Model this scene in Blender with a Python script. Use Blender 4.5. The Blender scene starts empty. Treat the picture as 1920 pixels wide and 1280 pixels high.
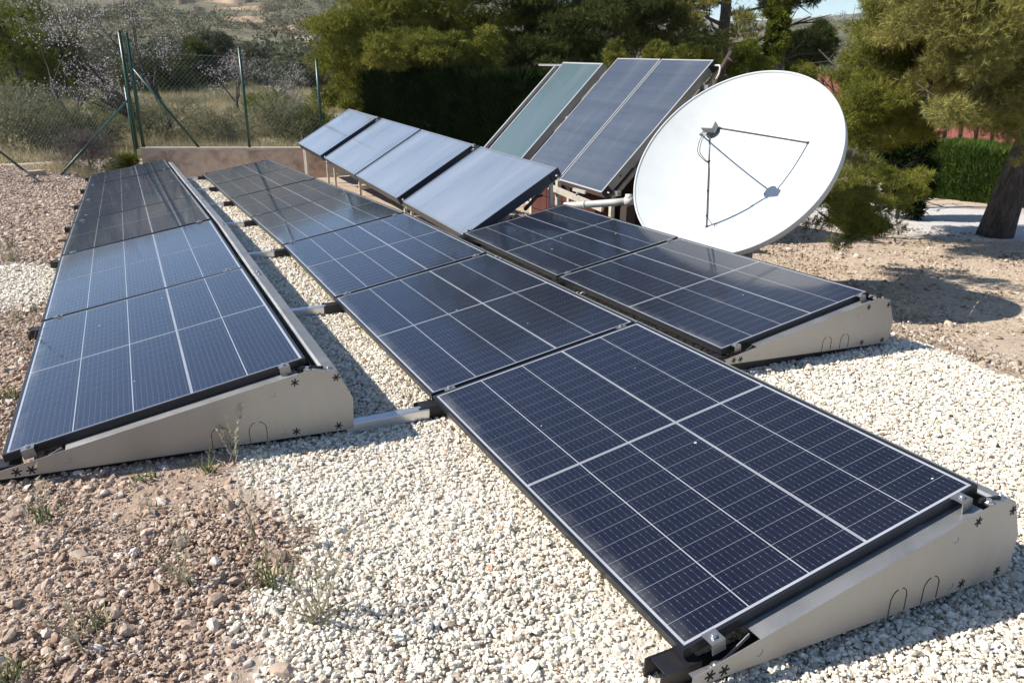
import bpy, math, random
import numpy as np
from mathutils import Matrix, Vector

# ------------------------------------------------------------------ camera, sky, sun, exposure
S = bpy.context.scene
COL = S.collection
CP = np.array([-1.0624, -1.1745, 1.4512])          # camera position, metres
PITCH, YAW, ROLL, FPX = math.radians(70.567), math.radians(-26.307), math.radians(0.2066), 1430.8
cam_d = bpy.data.cameras.new('camera')
cam = bpy.data.objects.new('camera', cam_d); COL.objects.link(cam)
RM = Matrix.Rotation(YAW, 4, 'Z') @ Matrix.Rotation(PITCH, 4, 'X') @ Matrix.Rotation(ROLL, 4, 'Z')
cam.matrix_world = Matrix.Translation(Vector(CP)) @ RM
cam_d.sensor_width = 36.0; cam_d.lens = FPX / 1920 * 36.0
cam_d.clip_start = 0.05; cam_d.clip_end = 12000
S.camera = cam
RN = np.array(RM.to_3x3())

SUN_TRAVEL = Vector((1.0, -0.45, -1.0)).normalized()
SUN_EL = math.asin(-SUN_TRAVEL.z); SUN_ROT = math.atan2(-SUN_TRAVEL.x, -SUN_TRAVEL.y)
W = bpy.data.worlds.new('World'); S.world = W; W.use_nodes = True
wn = W.node_tree
bg = wn.nodes['Background']; sky = wn.nodes.new('ShaderNodeTexSky')
sky.sky_type = 'NISHITA'; sky.sun_disc = False
sky.sun_elevation = SUN_EL; sky.sun_rotation = SUN_ROT
sky.altitude = 300; sky.air_density = 1.0; sky.dust_density = 0.15; sky.ozone_density = 3.2
wn.links.new(sky.outputs[0], bg.inputs[0]); bg.inputs[1].default_value = 0.10
sl = bpy.data.lights.new('sun', 'SUN'); sl.energy = 5.0; sl.angle = math.radians(0.53); sl.color = (1.0, 0.95, 0.87)
so = bpy.data.objects.new('sun', sl); COL.objects.link(so)
so.rotation_euler = SUN_TRAVEL.to_track_quat('-Z', 'Y').to_euler(); so.location = (-8, 4, 12)
S.view_settings.view_transform = 'Standard'; S.view_settings.look = 'None'
S.view_settings.gamma = 1.0; S.view_settings.use_curve_mapping = False
S.view_settings.exposure = 0.68
S.cycles.max_bounces = 6; S.cycles.transparent_max_bounces = 8
S.cycles.use_denoising = True; S.cycles.volume_bounces = 1

rng = np.random.default_rng(7)
random.seed(7)

# ------------------------------------------------------------------ places: from a bearing in the picture to a point in the world
def ray(px, py):
    d = RN @ np.array([(px - 960) / FPX, (640 - py) / FPX, -1.0])
    return d / np.linalg.norm(d)

GYX = np.array([-60, 1.774, 3.548, 5.322, 7.096, 8.87, 10.644, 12.418, 30.0])
GYZ = np.array([0, 0, -.0146, -.019, -.0743, -.1326, -.1853, -.2359, -.60])
GXX = np.array([-60, -6, -1.61, -.37, 0, 1.25, 1.75, 2.96, 3.3, 4.2, 5, 8, 14, 60])
GXZ = np.array([1.2, .15, .07, 0, -.005, -.085, -.075, -.09, -.14, -.40, -.46, -.55, -.6, -1.0])

def sstep(a, b, x):
    t = np.clip((x - a) / (b - a), 0, 1); return t * t * (3 - 2 * t)

def vnoise(x, y, s, seed=0):
    """cheap smooth value noise, -1..1"""
    x = np.asarray(x, float) / s; y = np.asarray(y, float) / s
    xi = np.floor(x); yi = np.floor(y); fx = x - xi; fy = y - yi
    fx = fx * fx * (3 - 2 * fx); fy = fy * fy * (3 - 2 * fy)
    def h(i, j):
        v = np.sin(i * 127.1 + j * 311.7 + seed * 74.7) * 43758.5453
        return (v - np.floor(v)) * 2 - 1
    return (h(xi, yi) * (1 - fx) + h(xi + 1, yi) * fx) * (1 - fy) + (h(xi, yi + 1) * (1 - fx) + h(xi + 1, yi + 1) * fx) * fy

def ground_z(x, y):
    x = np.asarray(x, float); y = np.asarray(y, float)
    loc = np.interp(y, GYX, GYZ) + np.interp(x, GXX, GXZ)
    dx, dy = x - CP[0], y - CP[1]
    r = np.hypot(dx, dy); az = np.degrees(np.arctan2(dx, dy))
    eL = np.interp(r, [18, 28, 40, 60, 90, 150, 250, 430, 600, 3000], [-6.3, -3.9, -2.0, -.7, .5, 2.4, 4.9, 9.6, 8.2, 2.0])
    eR = np.interp(r, [18, 30, 50, 90, 180, 380, 460, 1300, 2200, 3600], [-6.6, -4.0, -2.3, -.8, 1.0, 2.9, 2.6, 1.2, 3.5, 2.0])
    wl = sstep(36, 14, az) * sstep(-110, -60, az)
    e = eL * wl + eR * (1 - wl)
    far = 1.45 + r * np.tan(np.radians(e)) + vnoise(x, y, 35, 3) * .012 * np.maximum(r - 40, 0)
    loc = loc - .36 * sstep(12.55, 13.5, y) * sstep(-2.2, -.9, x) * sstep(-.15, .05, 16.0 - .79 * (x + .84) - y)
    k = sstep(16.5, 23, r)
    k = np.where(y < CP[1] - 2, np.maximum(k * 0, sstep(30, 60, r)), k)
    return loc * (1 - k) + far * k

def at(px, py, dist):
    return CP + ray(px, py) * dist

def on_ground(px, py):
    d = ray(px, py); ts = np.concatenate([np.linspace(.8, 30, 1500), np.linspace(30, 600, 1500)])
    P = CP + d * ts[:, None]; h = P[:, 2] - ground_z(P[:, 0], P[:, 1])
    i = np.argmax(h < 0) if (h < 0).any() else len(ts) - 1
    return P[i]

def project(P):
    c = (np.asarray(P, float) - CP) @ RN
    return 960 + FPX * c[..., 0] / -c[..., 2], 640 - FPX * c[..., 1] / -c[..., 2], -c[..., 2]

# ------------------------------------------------------------------ helpers
def tag(o, label=None, cat=None, group=None, kind=None):
    if label: o['label'] = label
    if cat: o['category'] = cat
    if group: o['group'] = group
    if kind: o['kind'] = kind
    return o

def empty(name, loc=(0, 0, 0), rot=None, label=None, cat=None, group=None):
    o = bpy.data.objects.new(name, None); COL.objects.link(o)
    o.empty_display_size = .1; o.location = loc
    if rot is not None: o.rotation_euler = rot
    return tag(o, label, cat, group)

def obj_from(name, me, mat=None, parent=None, loc=None):
    o = bpy.data.objects.new(name, me); COL.objects.link(o)
    if mat and not me.materials: me.materials.append(mat)
    if parent: o.parent = parent
    if loc is not None: o.location = loc
    return o

class MB:
    """collects faces of one mesh object"""
    def __init__(self): self.v = []; self.f = []; self.n = 0
    def add(self, vs, fs):
        b = self.n
        self.v.extend([tuple(map(float, p)) for p in vs]); self.n += len(vs)
        self.f.extend([tuple(b + i for i in f) for f in fs]); return self
    def box(self, lo, hi):
        (x0, y0, z0), (x1, y1, z1) = lo, hi
        return self.add([(x0, y0, z0), (x1, y0, z0), (x1, y1, z0), (x0, y1, z0), (x0, y0, z1), (x1, y0, z1), (x1, y1, z1), (x0, y1, z1)],
                        [(3, 2, 1, 0), (4, 5, 6, 7), (0, 1, 5, 4), (1, 2, 6, 5), (2, 3, 7, 6), (3, 0, 4, 7)])
    def bar(self, a, b, w, h=None, up=(0, 0, 1)):
        a = Vector(a); b = Vector(b); h = h or w
        d = (b - a).normalized(); upv = Vector(up)
        if abs(d.dot(upv)) > .98: upv = Vector((1, 0, 0))
        s = d.cross(upv).normalized() * (w / 2); u = s.normalized().cross(d).normalized() * (h / 2)
        vs = [a - s - u, a + s - u, a + s + u, a - s + u, b - s - u, b + s - u, b + s + u, b - s + u]
        return self.add(vs, [(3, 2, 1, 0), (4, 5, 6, 7), (0, 1, 5, 4), (1, 2, 6, 5), (2, 3, 7, 6), (3, 0, 4, 7)])
    def tube(self, pts, r, n=8, cap=True):
        pts = [Vector(p) for p in pts]
        rs = r if isinstance(r, (list, tuple)) else [r] * len(pts)
        vs = []; up = Vector((0, 0, 1))
        ref = None
        for i, p in enumerate(pts):
            d = (pts[min(i + 1, len(pts) - 1)] - pts[max(i - 1, 0)]).normalized()
            if ref is None:
                ref = d.cross(up if abs(d.z) < .9 else Vector((1, 0, 0))).normalized()
            ref = (ref - d * ref.dot(d)).normalized(); q = d.cross(ref)
            for k in range(n):
                t = 2 * math.pi * k / n
                vs.append(p + (ref * math.cos(t) + q * math.sin(t)) * rs[i])
        fs = []
        for i in range(len(pts) - 1):
            for k in range(n):
                a = i * n + k; b = i * n + (k + 1) % n
                fs.append((a, b, b + n, a + n))
        if cap: fs.append(tuple(reversed(range(n)))); fs.append(tuple(range((len(pts) - 1) * n, len(pts) * n)))
        return self.add(vs, fs)
    def prism(self, poly, y0, y1):
        """polygon in x,z extruded along y"""
        n = len(poly)
        vs = [(p[0], y0, p[1]) for p in poly] + [(p[0], y1, p[1]) for p in poly]
        fs = [tuple(range(n)), tuple(reversed(range(n, 2 * n)))]
        fs += [((i + 1) % n, i, i + n, (i + 1) % n + n) for i in range(n)]
        return self.add(vs, fs)
    def mesh(self, name, smooth=False):
        me = bpy.data.meshes.new(name); me.from_pydata(self.v, [], self.f); me.update()
        if smooth: me.polygons.foreach_set('use_smooth', [True] * len(me.polygons))
        return me
    def build(self, name, mat, parent=None, smooth=False, bevel=0):
        o = obj_from(name, self.mesh(name, smooth), mat, parent)
        if bevel:
            m = o.modifiers.new('edge', 'BEVEL'); m.width = bevel; m.segments = 2; m.limit_method = 'ANGLE'
        return o

def mesh_tris(name, V, tint=None):
    """V: (n,3,3) triangles -> mesh; tint (n,) stored on the points"""
    n = len(V); me = bpy.data.meshes.new(name)
    me.vertices.add(n * 3); me.loops.add(n * 3); me.polygons.add(n)
    me.vertices.foreach_set('co', np.ascontiguousarray(V, np.float32).ravel())
    me.loops.foreach_set('vertex_index', np.arange(n * 3, dtype=np.int32))
    me.polygons.foreach_set('loop_start', np.arange(0, n * 3, 3, dtype=np.int32))
    if tint is not None:
        a = me.attributes.new('tint', 'FLOAT', 'POINT')
        a.data.foreach_set('value', np.repeat(np.asarray(tint, np.float32), 3))
    me.update(); return me

def unit(v): return v / np.maximum(np.linalg.norm(v, axis=-1, keepdims=True), 1e-9)

def blades(P, D, L, Wd, per, spread, flat=0.0, shoot=0.0):
    """per blades at each point P fanned about direction D; returns triangles and the index of the point"""
    n = len(P)
    idx = np.repeat(np.arange(n), per)
    d = unit(unit(D)[idx] + rng.normal(size=(n * per, 3)) * spread)
    l = (L if np.isscalar(L) else np.asarray(L)[idx]) * rng.uniform(.6, 1.15, n * per)
    s = unit(np.cross(d, rng.normal(size=(n * per, 3))))
    w = (Wd if np.isscalar(Wd) else np.asarray(Wd)[idx])
    w = np.asarray(w).reshape(-1, 1) if not np.isscalar(w) else w
    b = P[idx] + rng.normal(size=(n * per, 3)) * flat
    if shoot: b = b + unit(D)[idx] * (rng.uniform(0, 1, n * per) * shoot)[:, None]
    tri = np.stack([b - s * w * .5, b + s * w * .5, b + d * l[:, None]], 1)
    return tri, idx

# ------------------------------------------------------------------ materials
def new_mat(name):
    m = bpy.data.materials.new(name); m.use_nodes = True
    return m, m.node_tree, m.node_tree.nodes['Principled BSDF']

def nd(nt, t, **kw):
    n = nt.nodes.new(t)
    for k, v in kw.items(): setattr(n, k, v)
    return n

def ramp(nt, fac, stops):
    r = nd(nt, 'ShaderNodeValToRGB'); e = r.color_ramp.elements
    while len(e) > 1: e.remove(e[-1])
    for i, (p, c) in enumerate(stops):
        el = e[0] if i == 0 else e.new(p)
        el.position = p; el.color = (*c, 1) if len(c) == 3 else c
    nt.links.new(fac, r.inputs[0]); return r.outputs[0]

def noise(nt, scale, detail=4, rough=.55, vec=None, dist=0):
    n = nd(nt, 'ShaderNodeTexNoise'); n.inputs['Scale'].default_value = scale
    n.inputs['Detail'].default_value = detail; n.inputs['Roughness'].default_value = rough; n.inputs['Distortion'].default_value = dist
    if vec is not None: nt.links.new(vec, n.inputs['Vector'])
    return n.outputs[0]

def pos(nt): return nd(nt, 'ShaderNodeNewGeometry').outputs['Position']
def objc(nt): return nd(nt, 'ShaderNodeTexCoord').outputs['Object']

def mix(nt, fac, a, b, mode='MIX'):
    m = nd(nt, 'ShaderNodeMix', data_type='RGBA', blend_type=mode)
    for s, v in ((0, fac), (6, a), (7, b)):
        if hasattr(v, 'links'): nt.links.new(v, m.inputs[s])
        else: m.inputs[s].default_value = v if s == 0 else ((*v, 1) if len(v) == 3 else v)
    return m.outputs[2]

def mth(nt, op, a, b=None, c=None):
    m = nd(nt, 'ShaderNodeMath', operation=op)
    for i, v in enumerate((a, b, c)):
        if v is None: continue
        if hasattr(v, 'links'): nt.links.new(v, m.inputs[i])
        else: m.inputs[i].default_value = v
    return m.outputs[0]

def bump(nt, h, bs, strength=.3, dist=.01):
    b = nd(nt, 'ShaderNodeBump'); b.inputs['Strength'].default_value = strength; b.inputs['Distance'].default_value = dist
    nt.links.new(h, b.inputs['Height']); nt.links.new(b.outputs[0], bs.inputs['Normal'])

def plain(name, col, rough=.5, metal=0.0, var=.12, scale=9.0, bmp=0.0, spec=.5):
    m, nt, bs = new_mat(name)
    f = noise(nt, scale, 5, .6, pos(nt))
    c = ramp(nt, f, [(.3, tuple(x * (1 - var) for x in col)), (.7, tuple(min(1, x * (1 + var)) for x in col))])
    nt.links.new(c, bs.inputs['Base Color'])
    bs.inputs['Roughness'].default_value = rough; bs.inputs['Metallic'].default_value = metal
    bs.inputs['Specular IOR Level'].default_value = spec
    if bmp: bump(nt, f, bs, bmp, .01)
    return m

M = {}
M['frame'] = plain('black_anodised', (.012, .013, .017), .32, 0, .2, 30)
M['frame_side'] = plain('grey_anodised', (.09, .095, .10), .38, .6, .1, 30)
M['plastic'] = plain('black_plastic', (.012, .012, .014), .5, 0, .2, 40)
M['slot'] = plain('hole_shade', (.006, .006, .006), .8, 0, .1)  # black standing in for the shade inside open slots and holes
M['alu'] = plain('aluminium', (.62, .63, .64), .35, .85, .06, 14)
M['clamp'] = plain('clamp_metal', (.24, .24, .245), .4, .7, .1, 60)
M['bolt'] = plain('zinc_bolt', (.60, .60, .60), .3, .9, .1, 80)
M['cream'] = plain('cream_paint', (.50, .46, .38), .55, 0, .18, 12)
M['white_pvc'] = plain('white_pvc', (.50, .475, .43), .4, 0, .1, 8)
M['rod'] = plain('grey_rod', (.16, .16, .165), .4, .3, .1, 30)
M['cable'] = plain('cable', (.12, .12, .12), .5, 0, .1, 30)
M['dark_cable'] = plain('dark_cable', (.02, .02, .02), .5, 0, .1, 30)
M['lnb'] = plain('lnb_plastic', (.33, .33, .325), .5, 0, .06, 20)
M['navy'] = plain('navy_side', (.018, .030, .05), .4, .2, .15, 8)
M['green_paint'] = plain('green_paint', (.012, .055, .036), .38, 0, .2, 12)
M['wire'] = plain('fence_wire', (.20, .25, .22), .5, .3, .1, 20)
M['red_brick'] = plain('red_block', (.085, .020, .016), .8, 0, .25, 6, .3)  # red taken darker to carry the shadow on the footing
M['wood_dark'] = plain('dark_wood', (.055, .036, .026), .8, 0, .3, 7, .3)
M['plaster'] = plain('house_wall', (.46, .40, .32), .85, 0, .12, 1.2)

# galvanised sheet: warm grey with faint drips and spangle
m, nt, bs = new_mat('galvanised'); M['galv'] = m
p_ = pos(nt)
mp = nd(nt, 'ShaderNodeMapping'); nt.links.new(p_, mp.inputs[0]); mp.inputs['Scale'].default_value = (1, 1, .18)
a_ = noise(nt, 7, 5, .6, mp.outputs[0], .4); b_ = noise(nt, 120, 2, .5, p_)
c_ = ramp(nt, a_, [(.30, (.325, .32, .31)), (.52, (.36, .355, .345)), (.72, (.385, .38, .37))])
c_ = mix(nt, .07, c_, b_, 'OVERLAY')
nt.links.new(c_, bs.inputs['Base Color']); bs.inputs['Metallic'].default_value = .8
nt.links.new(ramp(nt, a_, [(.3, (.46,) * 3), (.7, (.58,) * 3)]), bs.inputs['Roughness'])
bump(nt, a_, bs, .02, .003)

def lines(nt, coord, period, width, offset=0.0):
    """1 on a line of the width, repeated every period"""
    x = mth(nt, 'ADD', coord, offset + period * 50)
    fr = mth(nt, 'MODULO', x, period)
    d = mth(nt, 'ABSOLUTE', mth(nt, 'SUBTRACT', fr, period / 2))
    return mth(nt, 'LESS_THAN', d, width / 2)

CW, CL = .2064, .0694     # a third-cut cell, across and along the row
def cell_mat(name, block):
    m, nt, bs = new_mat(name)
    oc = objc(nt); sx = nd(nt, 'ShaderNodeSeparateXYZ'); nt.links.new(oc, sx.inputs[0])
    x, y = sx.outputs[0], sx.outputs[1]
    busb = lines(nt, x, CW / 10, .0008)
    pad = mth(nt, 'MULTIPLY', lines(nt, x, CW / 10, .0021), lines(nt, y, CL / 2, .004, 0 if not block else .0))
    fing = noise(nt, 6, 3, .5, pos(nt))
    base = ramp(nt, fing, [(.3, (.0035, .0040, .0070)), (.7, (.0060, .0066, .0100))])
    col = mix(nt, mth(nt, 'MULTIPLY', busb, .55), base, (.16, .17, .20))
    col = mix(nt, mth(nt, 'MULTIPLY', pad, .45), col, (.34, .35, .38))
    if block:
        g = lines(nt, y, CL + .0015, .0016, (CL + .0015) / 2)
        col = mix(nt, mth(nt, 'MULTIPLY', g, .75), col, (.42, .43, .46))
    # dust settled on the glass: thin film everywhere, thicker along the low edge
    du = nd(nt, 'ShaderNodeAttribute', attribute_type='OBJECT', attribute_name='low_dist').outputs['Fac']
    dd = mth(nt, 'ADD', x, du)
    low = nd(nt, 'ShaderNodeMapRange'); nt.links.new(dd, low.inputs[0])
    for i, v in zip((1, 2, 3, 4), (0.0, .07, .30, 0.0)): low.inputs[i].default_value = v
    dn = noise(nt, 5, 6, .7, pos(nt), .6)
    amt = mth(nt, 'MULTIPLY_ADD', low.outputs[0], ramp(nt, noise(nt, 3.0, 5, .7, pos(nt), .8), [(.42, (.1,) * 3), (.68, (1.5,) * 3)]), mth(nt, 'MULTIPLY', dn, .024))
    col = mix(nt, amt, col, (.34, .32, .28))
    nt.links.new(col, bs.inputs['Base Color'])
    # silicon's blue anti-reflection sheen under the smooth cover glass
    bs.inputs['Roughness'].default_value = .5; bs.inputs['Specular IOR Level'].default_value = .36; bs.inputs['Specular Tint'].default_value = (.12, .26, 1.0, 1)
    bs.inputs['Coat Weight'].default_value = 1.0; bs.inputs['Coat IOR'].default_value = 1.34; bs.inputs['Coat Tint'].default_value = (.93, .96, 1.0, 1)
    r_ = nd(nt, 'ShaderNodeMapRange'); nt.links.new(noise(nt, 2.5, 5, .6, pos(nt)), r_.inputs[0])
    for i, v in zip((1, 2, 3, 4), (.3, .7, .04, .10)): r_.inputs[i].default_value = v
    nt.links.new(r_.outputs[0], bs.inputs['Coat Roughness'])
    return m
M['cell'] = cell_mat('solar_cell', False); M['block'] = cell_mat('solar_cell_block', True)
m, nt, bs = new_mat('white_backsheet'); M['back'] = m
c_ = ramp(nt, noise(nt, 5, 4, .6, pos(nt)), [(.3, (.29, .30, .33)), (.7, (.36, .37, .40))])
nt.links.new(c_, bs.inputs['Base Color']); bs.inputs['Roughness'].default_value = .1; bs.inputs['IOR'].default_value = 1.45

def collector_mat(name, base, base2, rough, ribs=0.0, streak=.4):
    """dusty glass over an absorber plate"""
    m, nt, bs = new_mat(name)
    oc = objc(nt)
    mp = nd(nt, 'ShaderNodeMapping'); nt.links.new(oc, mp.inputs[0]); mp.inputs['Scale'].default_value = (.5, 1.6, 1)
    a = noise(nt, 1.1, 5, .5, mp.outputs[0], .5)
    c = ramp(nt, a, [(.30, base), (.52, tuple((p + q_) / 2 for p, q_ in zip(base, base2))), (.72, base2)])
    if ribs:
        m2 = nd(nt, 'ShaderNodeMapping'); nt.links.new(oc, m2.inputs[0]); m2.inputs['Scale'].default_value = (1 / ribs, .35, 1)
        w = noise(nt, 1.0, 3, .6, m2.outputs[0])
        c = mix(nt, 1.0, c, ramp(nt, w, [(.25, (.78, .78, .80)), (.75, (1.25, 1.25, 1.22))]), 'MULTIPLY')
    nt.links.new(c, bs.inputs['Base Color'])
    r_ = nd(nt, 'ShaderNodeMapRange'); nt.links.new(a, r_.inputs[0])
    for i, v in zip((1, 2, 3, 4), (.3, .7, rough * .7, rough * 1.4)): r_.inputs[i].default_value = v
    nt.links.new(r_.outputs[0], bs.inputs['Roughness']); bs.inputs['IOR'].default_value = 1.5
    bs.inputs['Coat Weight'].default_value = .6; bs.inputs['Coat Roughness'].default_value = .06
    return m
M['glass_low'] = collector_mat('dusty_collector_glass', (.13, .158, .20), (.24, .268, .31), .30)
M['glass_tall'] = collector_mat('ribbed_absorber_glass', (.050, .058, .074), (.085, .095, .112), .25, .115)
M['glass_green'] = collector_mat('green_collector_glass', (.065, .098, .098), (.090, .125, .122), .3)

m, nt, bs = new_mat('dish_white'); M['dish'] = m
c_ = ramp(nt, noise(nt, 3, 6, .65, objc(nt)), [(.28, (.435, .455, .445)), (.45, (.475, .50, .495)), (.7, (.51, .53, .525))])
nt.links.new(c_, bs.inputs['Base Color']); bs.inputs['Roughness'].default_value = .55

def foliage(name, dark, light, trans=.25, hue2=None):
    m = bpy.data.materials.new(name); m.use_nodes = True; nt = m.node_tree
    nt.nodes.remove(nt.nodes['Principled BSDF'])
    out = nt.nodes['Material Output']
    t = nd(nt, 'ShaderNodeAttribute', attribute_name='tint').outputs['Fac']
    st = [(0, dark), (1, light)] if not hue2 else [(0, dark), (.72, light), (.9, light), (1, hue2)]
    c = ramp(nt, t, st)
    df = nd(nt, 'ShaderNodeBsdfDiffuse'); tr = nd(nt, 'ShaderNodeBsdfTranslucent'); mx = nd(nt, 'ShaderNodeMixShader')
    nt.links.new(c, df.inputs[0]); nt.links.new(c, tr.inputs[0]); mx.inputs[0].default_value = trans
    nt.links.new(df.outputs[0], mx.inputs[1]); nt.links.new(tr.outputs[0], mx.inputs[2]); nt.links.new(mx.outputs[0], out.inputs[0])
    return m
M['pine'] = foliage('pine_needles', (.050, .070, .016), (.22, .22, .045), .2, (.28, .22, .08))
M['pine_dark'] = foliage('dark_pine_needles', (.032, .048, .018), (.115, .13, .040), .25)
M['pine_pale'] = foliage('pale_pine_needles', (.090, .108, .034), (.34, .315, .10), .25, (.36, .32, .19))
M['cypress'] = foliage('cypress_leaf', (.022, .045, .012), (.10, .155, .030), .15)
M['cypress_shaded'] = foliage('shaded_cypress_leaf', (.006, .012, .005), (.020, .034, .010), .05)  # cypress leaf again, with the shade on it put into the colour
M['bright'] = foliage('bright_leaf', (.06, .085, .015), (.20, .22, .035), .3)
M['scrub'] = foliage('scrub_leaf', (.14, .14, .075), (.36, .34, .21), .4)
M['scrub_dark'] = foliage('dark_scrub_leaf', (.06, .065, .036), (.19, .19, .11), .35)
M['drygrass'] = foliage('dry_grass', (.28, .235, .13), (.60, .51, .32), .4)
M['twig'] = foliage('grey_twig', (.09, .075, .068), (.20, .175, .16), .1)
M['blossom'] = foliage('almond_blossom', (.44, .40, .39), (.72, .68, .67), .3)
M['weed'] = foliage('weed_leaf', (.07, .10, .03), (.28, .29, .15), .3)
M['weed_dry'] = foliage('dry_weed', (.22, .20, .13), (.46, .42, .30), .3)
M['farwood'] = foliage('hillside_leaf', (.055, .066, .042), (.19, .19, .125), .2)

m, nt, bs = new_mat('pine_bark'); M['bark'] = m
mp = nd(nt, 'ShaderNodeMapping'); nt.links.new(pos(nt), mp.inputs[0]); mp.inputs['Scale'].default_value = (1, 1, .3)
a_ = noise(nt, 14, 6, .7, mp.outputs[0], 1.2)
nt.links.new(ramp(nt, a_, [(.35, (.035, .027, .022)), (.55, (.11, .088, .072)), (.75, (.22, .185, .155))]), bs.inputs['Base Color'])
bs.inputs['Roughness'].default_value = .95; bump(nt, a_, bs, .9, .05)
M['almond_bark'] = plain('almond_bark', (.065, .052, .045), .9, 0, .3, 10, .3)
M['grey_twig'] = plain('bare_branch', (.20, .18, .16), .9, 0, .25, 10)

def stone_mat(name, stops, sc=40):
    m, nt, bs = new_mat(name)
    t = nd(nt, 'ShaderNodeAttribute', attribute_type='INSTANCER', attribute_name='tint').outputs['Fac']
    c = ramp(nt, t, stops)
    n_ = noise(nt, sc, 5, .65, pos(nt))
    c = mix(nt, .35, c, ramp(nt, n_, [(.3, (.55, .53, .50)), (.7, (1, 1, 1))]), 'MULTIPLY')
    nt.links.new(c, bs.inputs['Base Color']); bs.inputs['Roughness'].default_value = .85
    bs.inputs['Specular IOR Level'].default_value = .3
    bump(nt, n_, bs, .25, .004)
    return m
M['gravel'] = stone_mat('white_gravel', [(0, (.40, .32, .23)), (.08, (.58, .50, .40)), (.25, (.71, .645, .53)), (.985, (.83, .775, .66)), (.993, (.52, .33, .22)), (1, (.46, .24, .15))])
M['pebble'] = stone_mat('brown_pebble', [(0, (.25, .165, .118)), (.35, (.42, .305, .222)), (.7, (.53, .41, .315)), (.93, (.60, .49, .40)), (1, (.72, .66, .59))])
M['rock'] = plain('field_rock', (.38, .29, .215), .9, 0, .3, 18, .5)
M['rock_pale'] = plain('pale_rock', (.52, .46, .40), .9, 0, .2, 18, .5)

# ------------------------------------------------------------------ ground sheet
# where the white gravel lies (metres): boundary on the brown-soil side and on the right-hand soil side
BLY = np.array([-6, .2, .417, .568, .73, 1.065, 1.705, 1.9, 14.2])
BLX = np.array([-.85, -.88, -.891, -.904, -.861, -.734, -.80, -1.35, -1.35])
BRY = np.array([-6, .3, .898, 1.367, 1.66, 1.8, 5.2, 5.5, 14.2])
BRX = np.array([2.6, 2.75, 2.897, 2.994, 3.06, 2.95, 2.9, 1.55, 1.45])
def gravel_amount(x, y):
    """0 soil .. 1 gravel, ragged edge"""
    n = vnoise(x, y, .35, 1) * .13 + vnoise(x, y, .11, 2) * .06
    l = np.interp(y, BLY, BLX); r = np.interp(y, BRY, BRX)
    a = sstep(-.09, .12, x - l + n) * sstep(-.08, .14, r - x + n * 1.2) * sstep(14.4, 13.8, y)
    b = sstep(.75, .3, np.hypot((x + 1.85) / .9, (y - 4.9) / 1.3) + n)      # the patch left of the first row
    return np.maximum(a, b * .9)
def track_amount(x, y):
    dx, dy = x - CP[0], y - CP[1]; r = np.hypot(dx, dy); az = np.degrees(np.arctan2(dx, dy))
    n = vnoise(x, y, 1.1, 5) * .5
    return sstep(16.2, 17.2, r + n) * sstep(21.3, 20.3, r + n) * sstep(24, 16, az) * sstep(-60, -40, az)
def drive_amount(x, y):
    """white gravel drive in front of the clipped hedge"""
    n = vnoise(x, y, .5, 6) * .3
    s = (x - 10.2) * .8 + (y - 5.4) * .6
    return sstep(-1.9, -1.2, s + n) * sstep(2.0, 1.4, s + n) * sstep(-40, -20, y) * sstep(16, 10, y)

def axis(core, far, n1, n2):
    a, b = core
    mid = np.linspace(a, b, n1); g = np.geomspace(.15, far, n2)
    return np.unique(np.concatenate([a - g[::-1], mid, b + g]))
ax = axis((-4, 9), 2900, 131, 75); ay = axis((-2.5, 24), 2900, 240, 75)
GX, GY = np.meshgrid(ax, ay); GZ = ground_z(GX, GY)
near = sstep(26, 14, np.hypot(GX - CP[0], GY - CP[1]))
ga = gravel_amount(GX, GY)
GZ = GZ + near * (vnoise(GX, GY, .5, 8) * .012 + vnoise(GX, GY, .17, 9) * .006) - .004
nx, ny = len(ax), len(ay)
me = bpy.data.meshes.new('ground')
me.vertices.add(nx * ny); me.vertices.foreach_set('co', np.stack([GX, GY, GZ], -1).astype(np.float32).ravel())
i0 = (np.arange(ny - 1)[:, None] * nx + np.arange(nx - 1)[None]).ravel()
q = np.stack([i0, i0 + 1, i0 + nx + 1, i0 + nx], 1).astype(np.int32)
me.loops.add(q.size); me.polygons.add(len(q)); me.loops.foreach_set('vertex_index', q.ravel())
me.polygons.foreach_set('loop_start', np.arange(0, q.size, 4, dtype=np.int32))
me.polygons.foreach_set('use_smooth', np.ones(len(q), bool))
dist = np.hypot(GX - CP[0], GY - CP[1])
fieldm = sstep(19.5, 22.5, dist) * (GY > -5)
for nm, arr in (('gravel', ga), ('track', np.maximum(track_amount(GX, GY), 0)), ('drive', drive_amount(GX, GY)), ('field', fieldm), ('far', sstep(60, 160, dist))):
    a = me.attributes.new(nm, 'FLOAT', 'POINT'); a.data.foreach_set('value', arr.astype(np.float32).ravel())
me.update()
m, nt, bs = new_mat('ground'); P_ = pos(nt)
def at_(nm): return nd(nt, 'ShaderNodeAttribute', attribute_name=nm).outputs['Fac']
n1 = noise(nt, 1.1, 6, .65, P_); n2 = noise(nt, 22, 6, .7, P_); n3 = noise(nt, .05, 7, .65, P_, .6)
soil = ramp(nt, n2, [(.28, (.24, .162, .115)), (.5, (.38, .278, .203)), (.72, (.49, .38, .29))])
tan = ramp(nt, n2, [(.28, (.30, .225, .16)), (.5, (.50, .40, .30)), (.72, (.62, .52, .41))])
sx = nd(nt, 'ShaderNodeSeparateXYZ'); nt.links.new(P_, sx.inputs[0])
mr = nd(nt, 'ShaderNodeMapRange'); nt.links.new(mth(nt, 'ADD', sx.outputs[0], mth(nt, 'MULTIPLY', n1, 1.6)), mr.inputs[0])
for i, v in zip((1, 2, 3, 4), (1.8, 3.6, 0, 1)): mr.inputs[i].default_value = v
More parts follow.
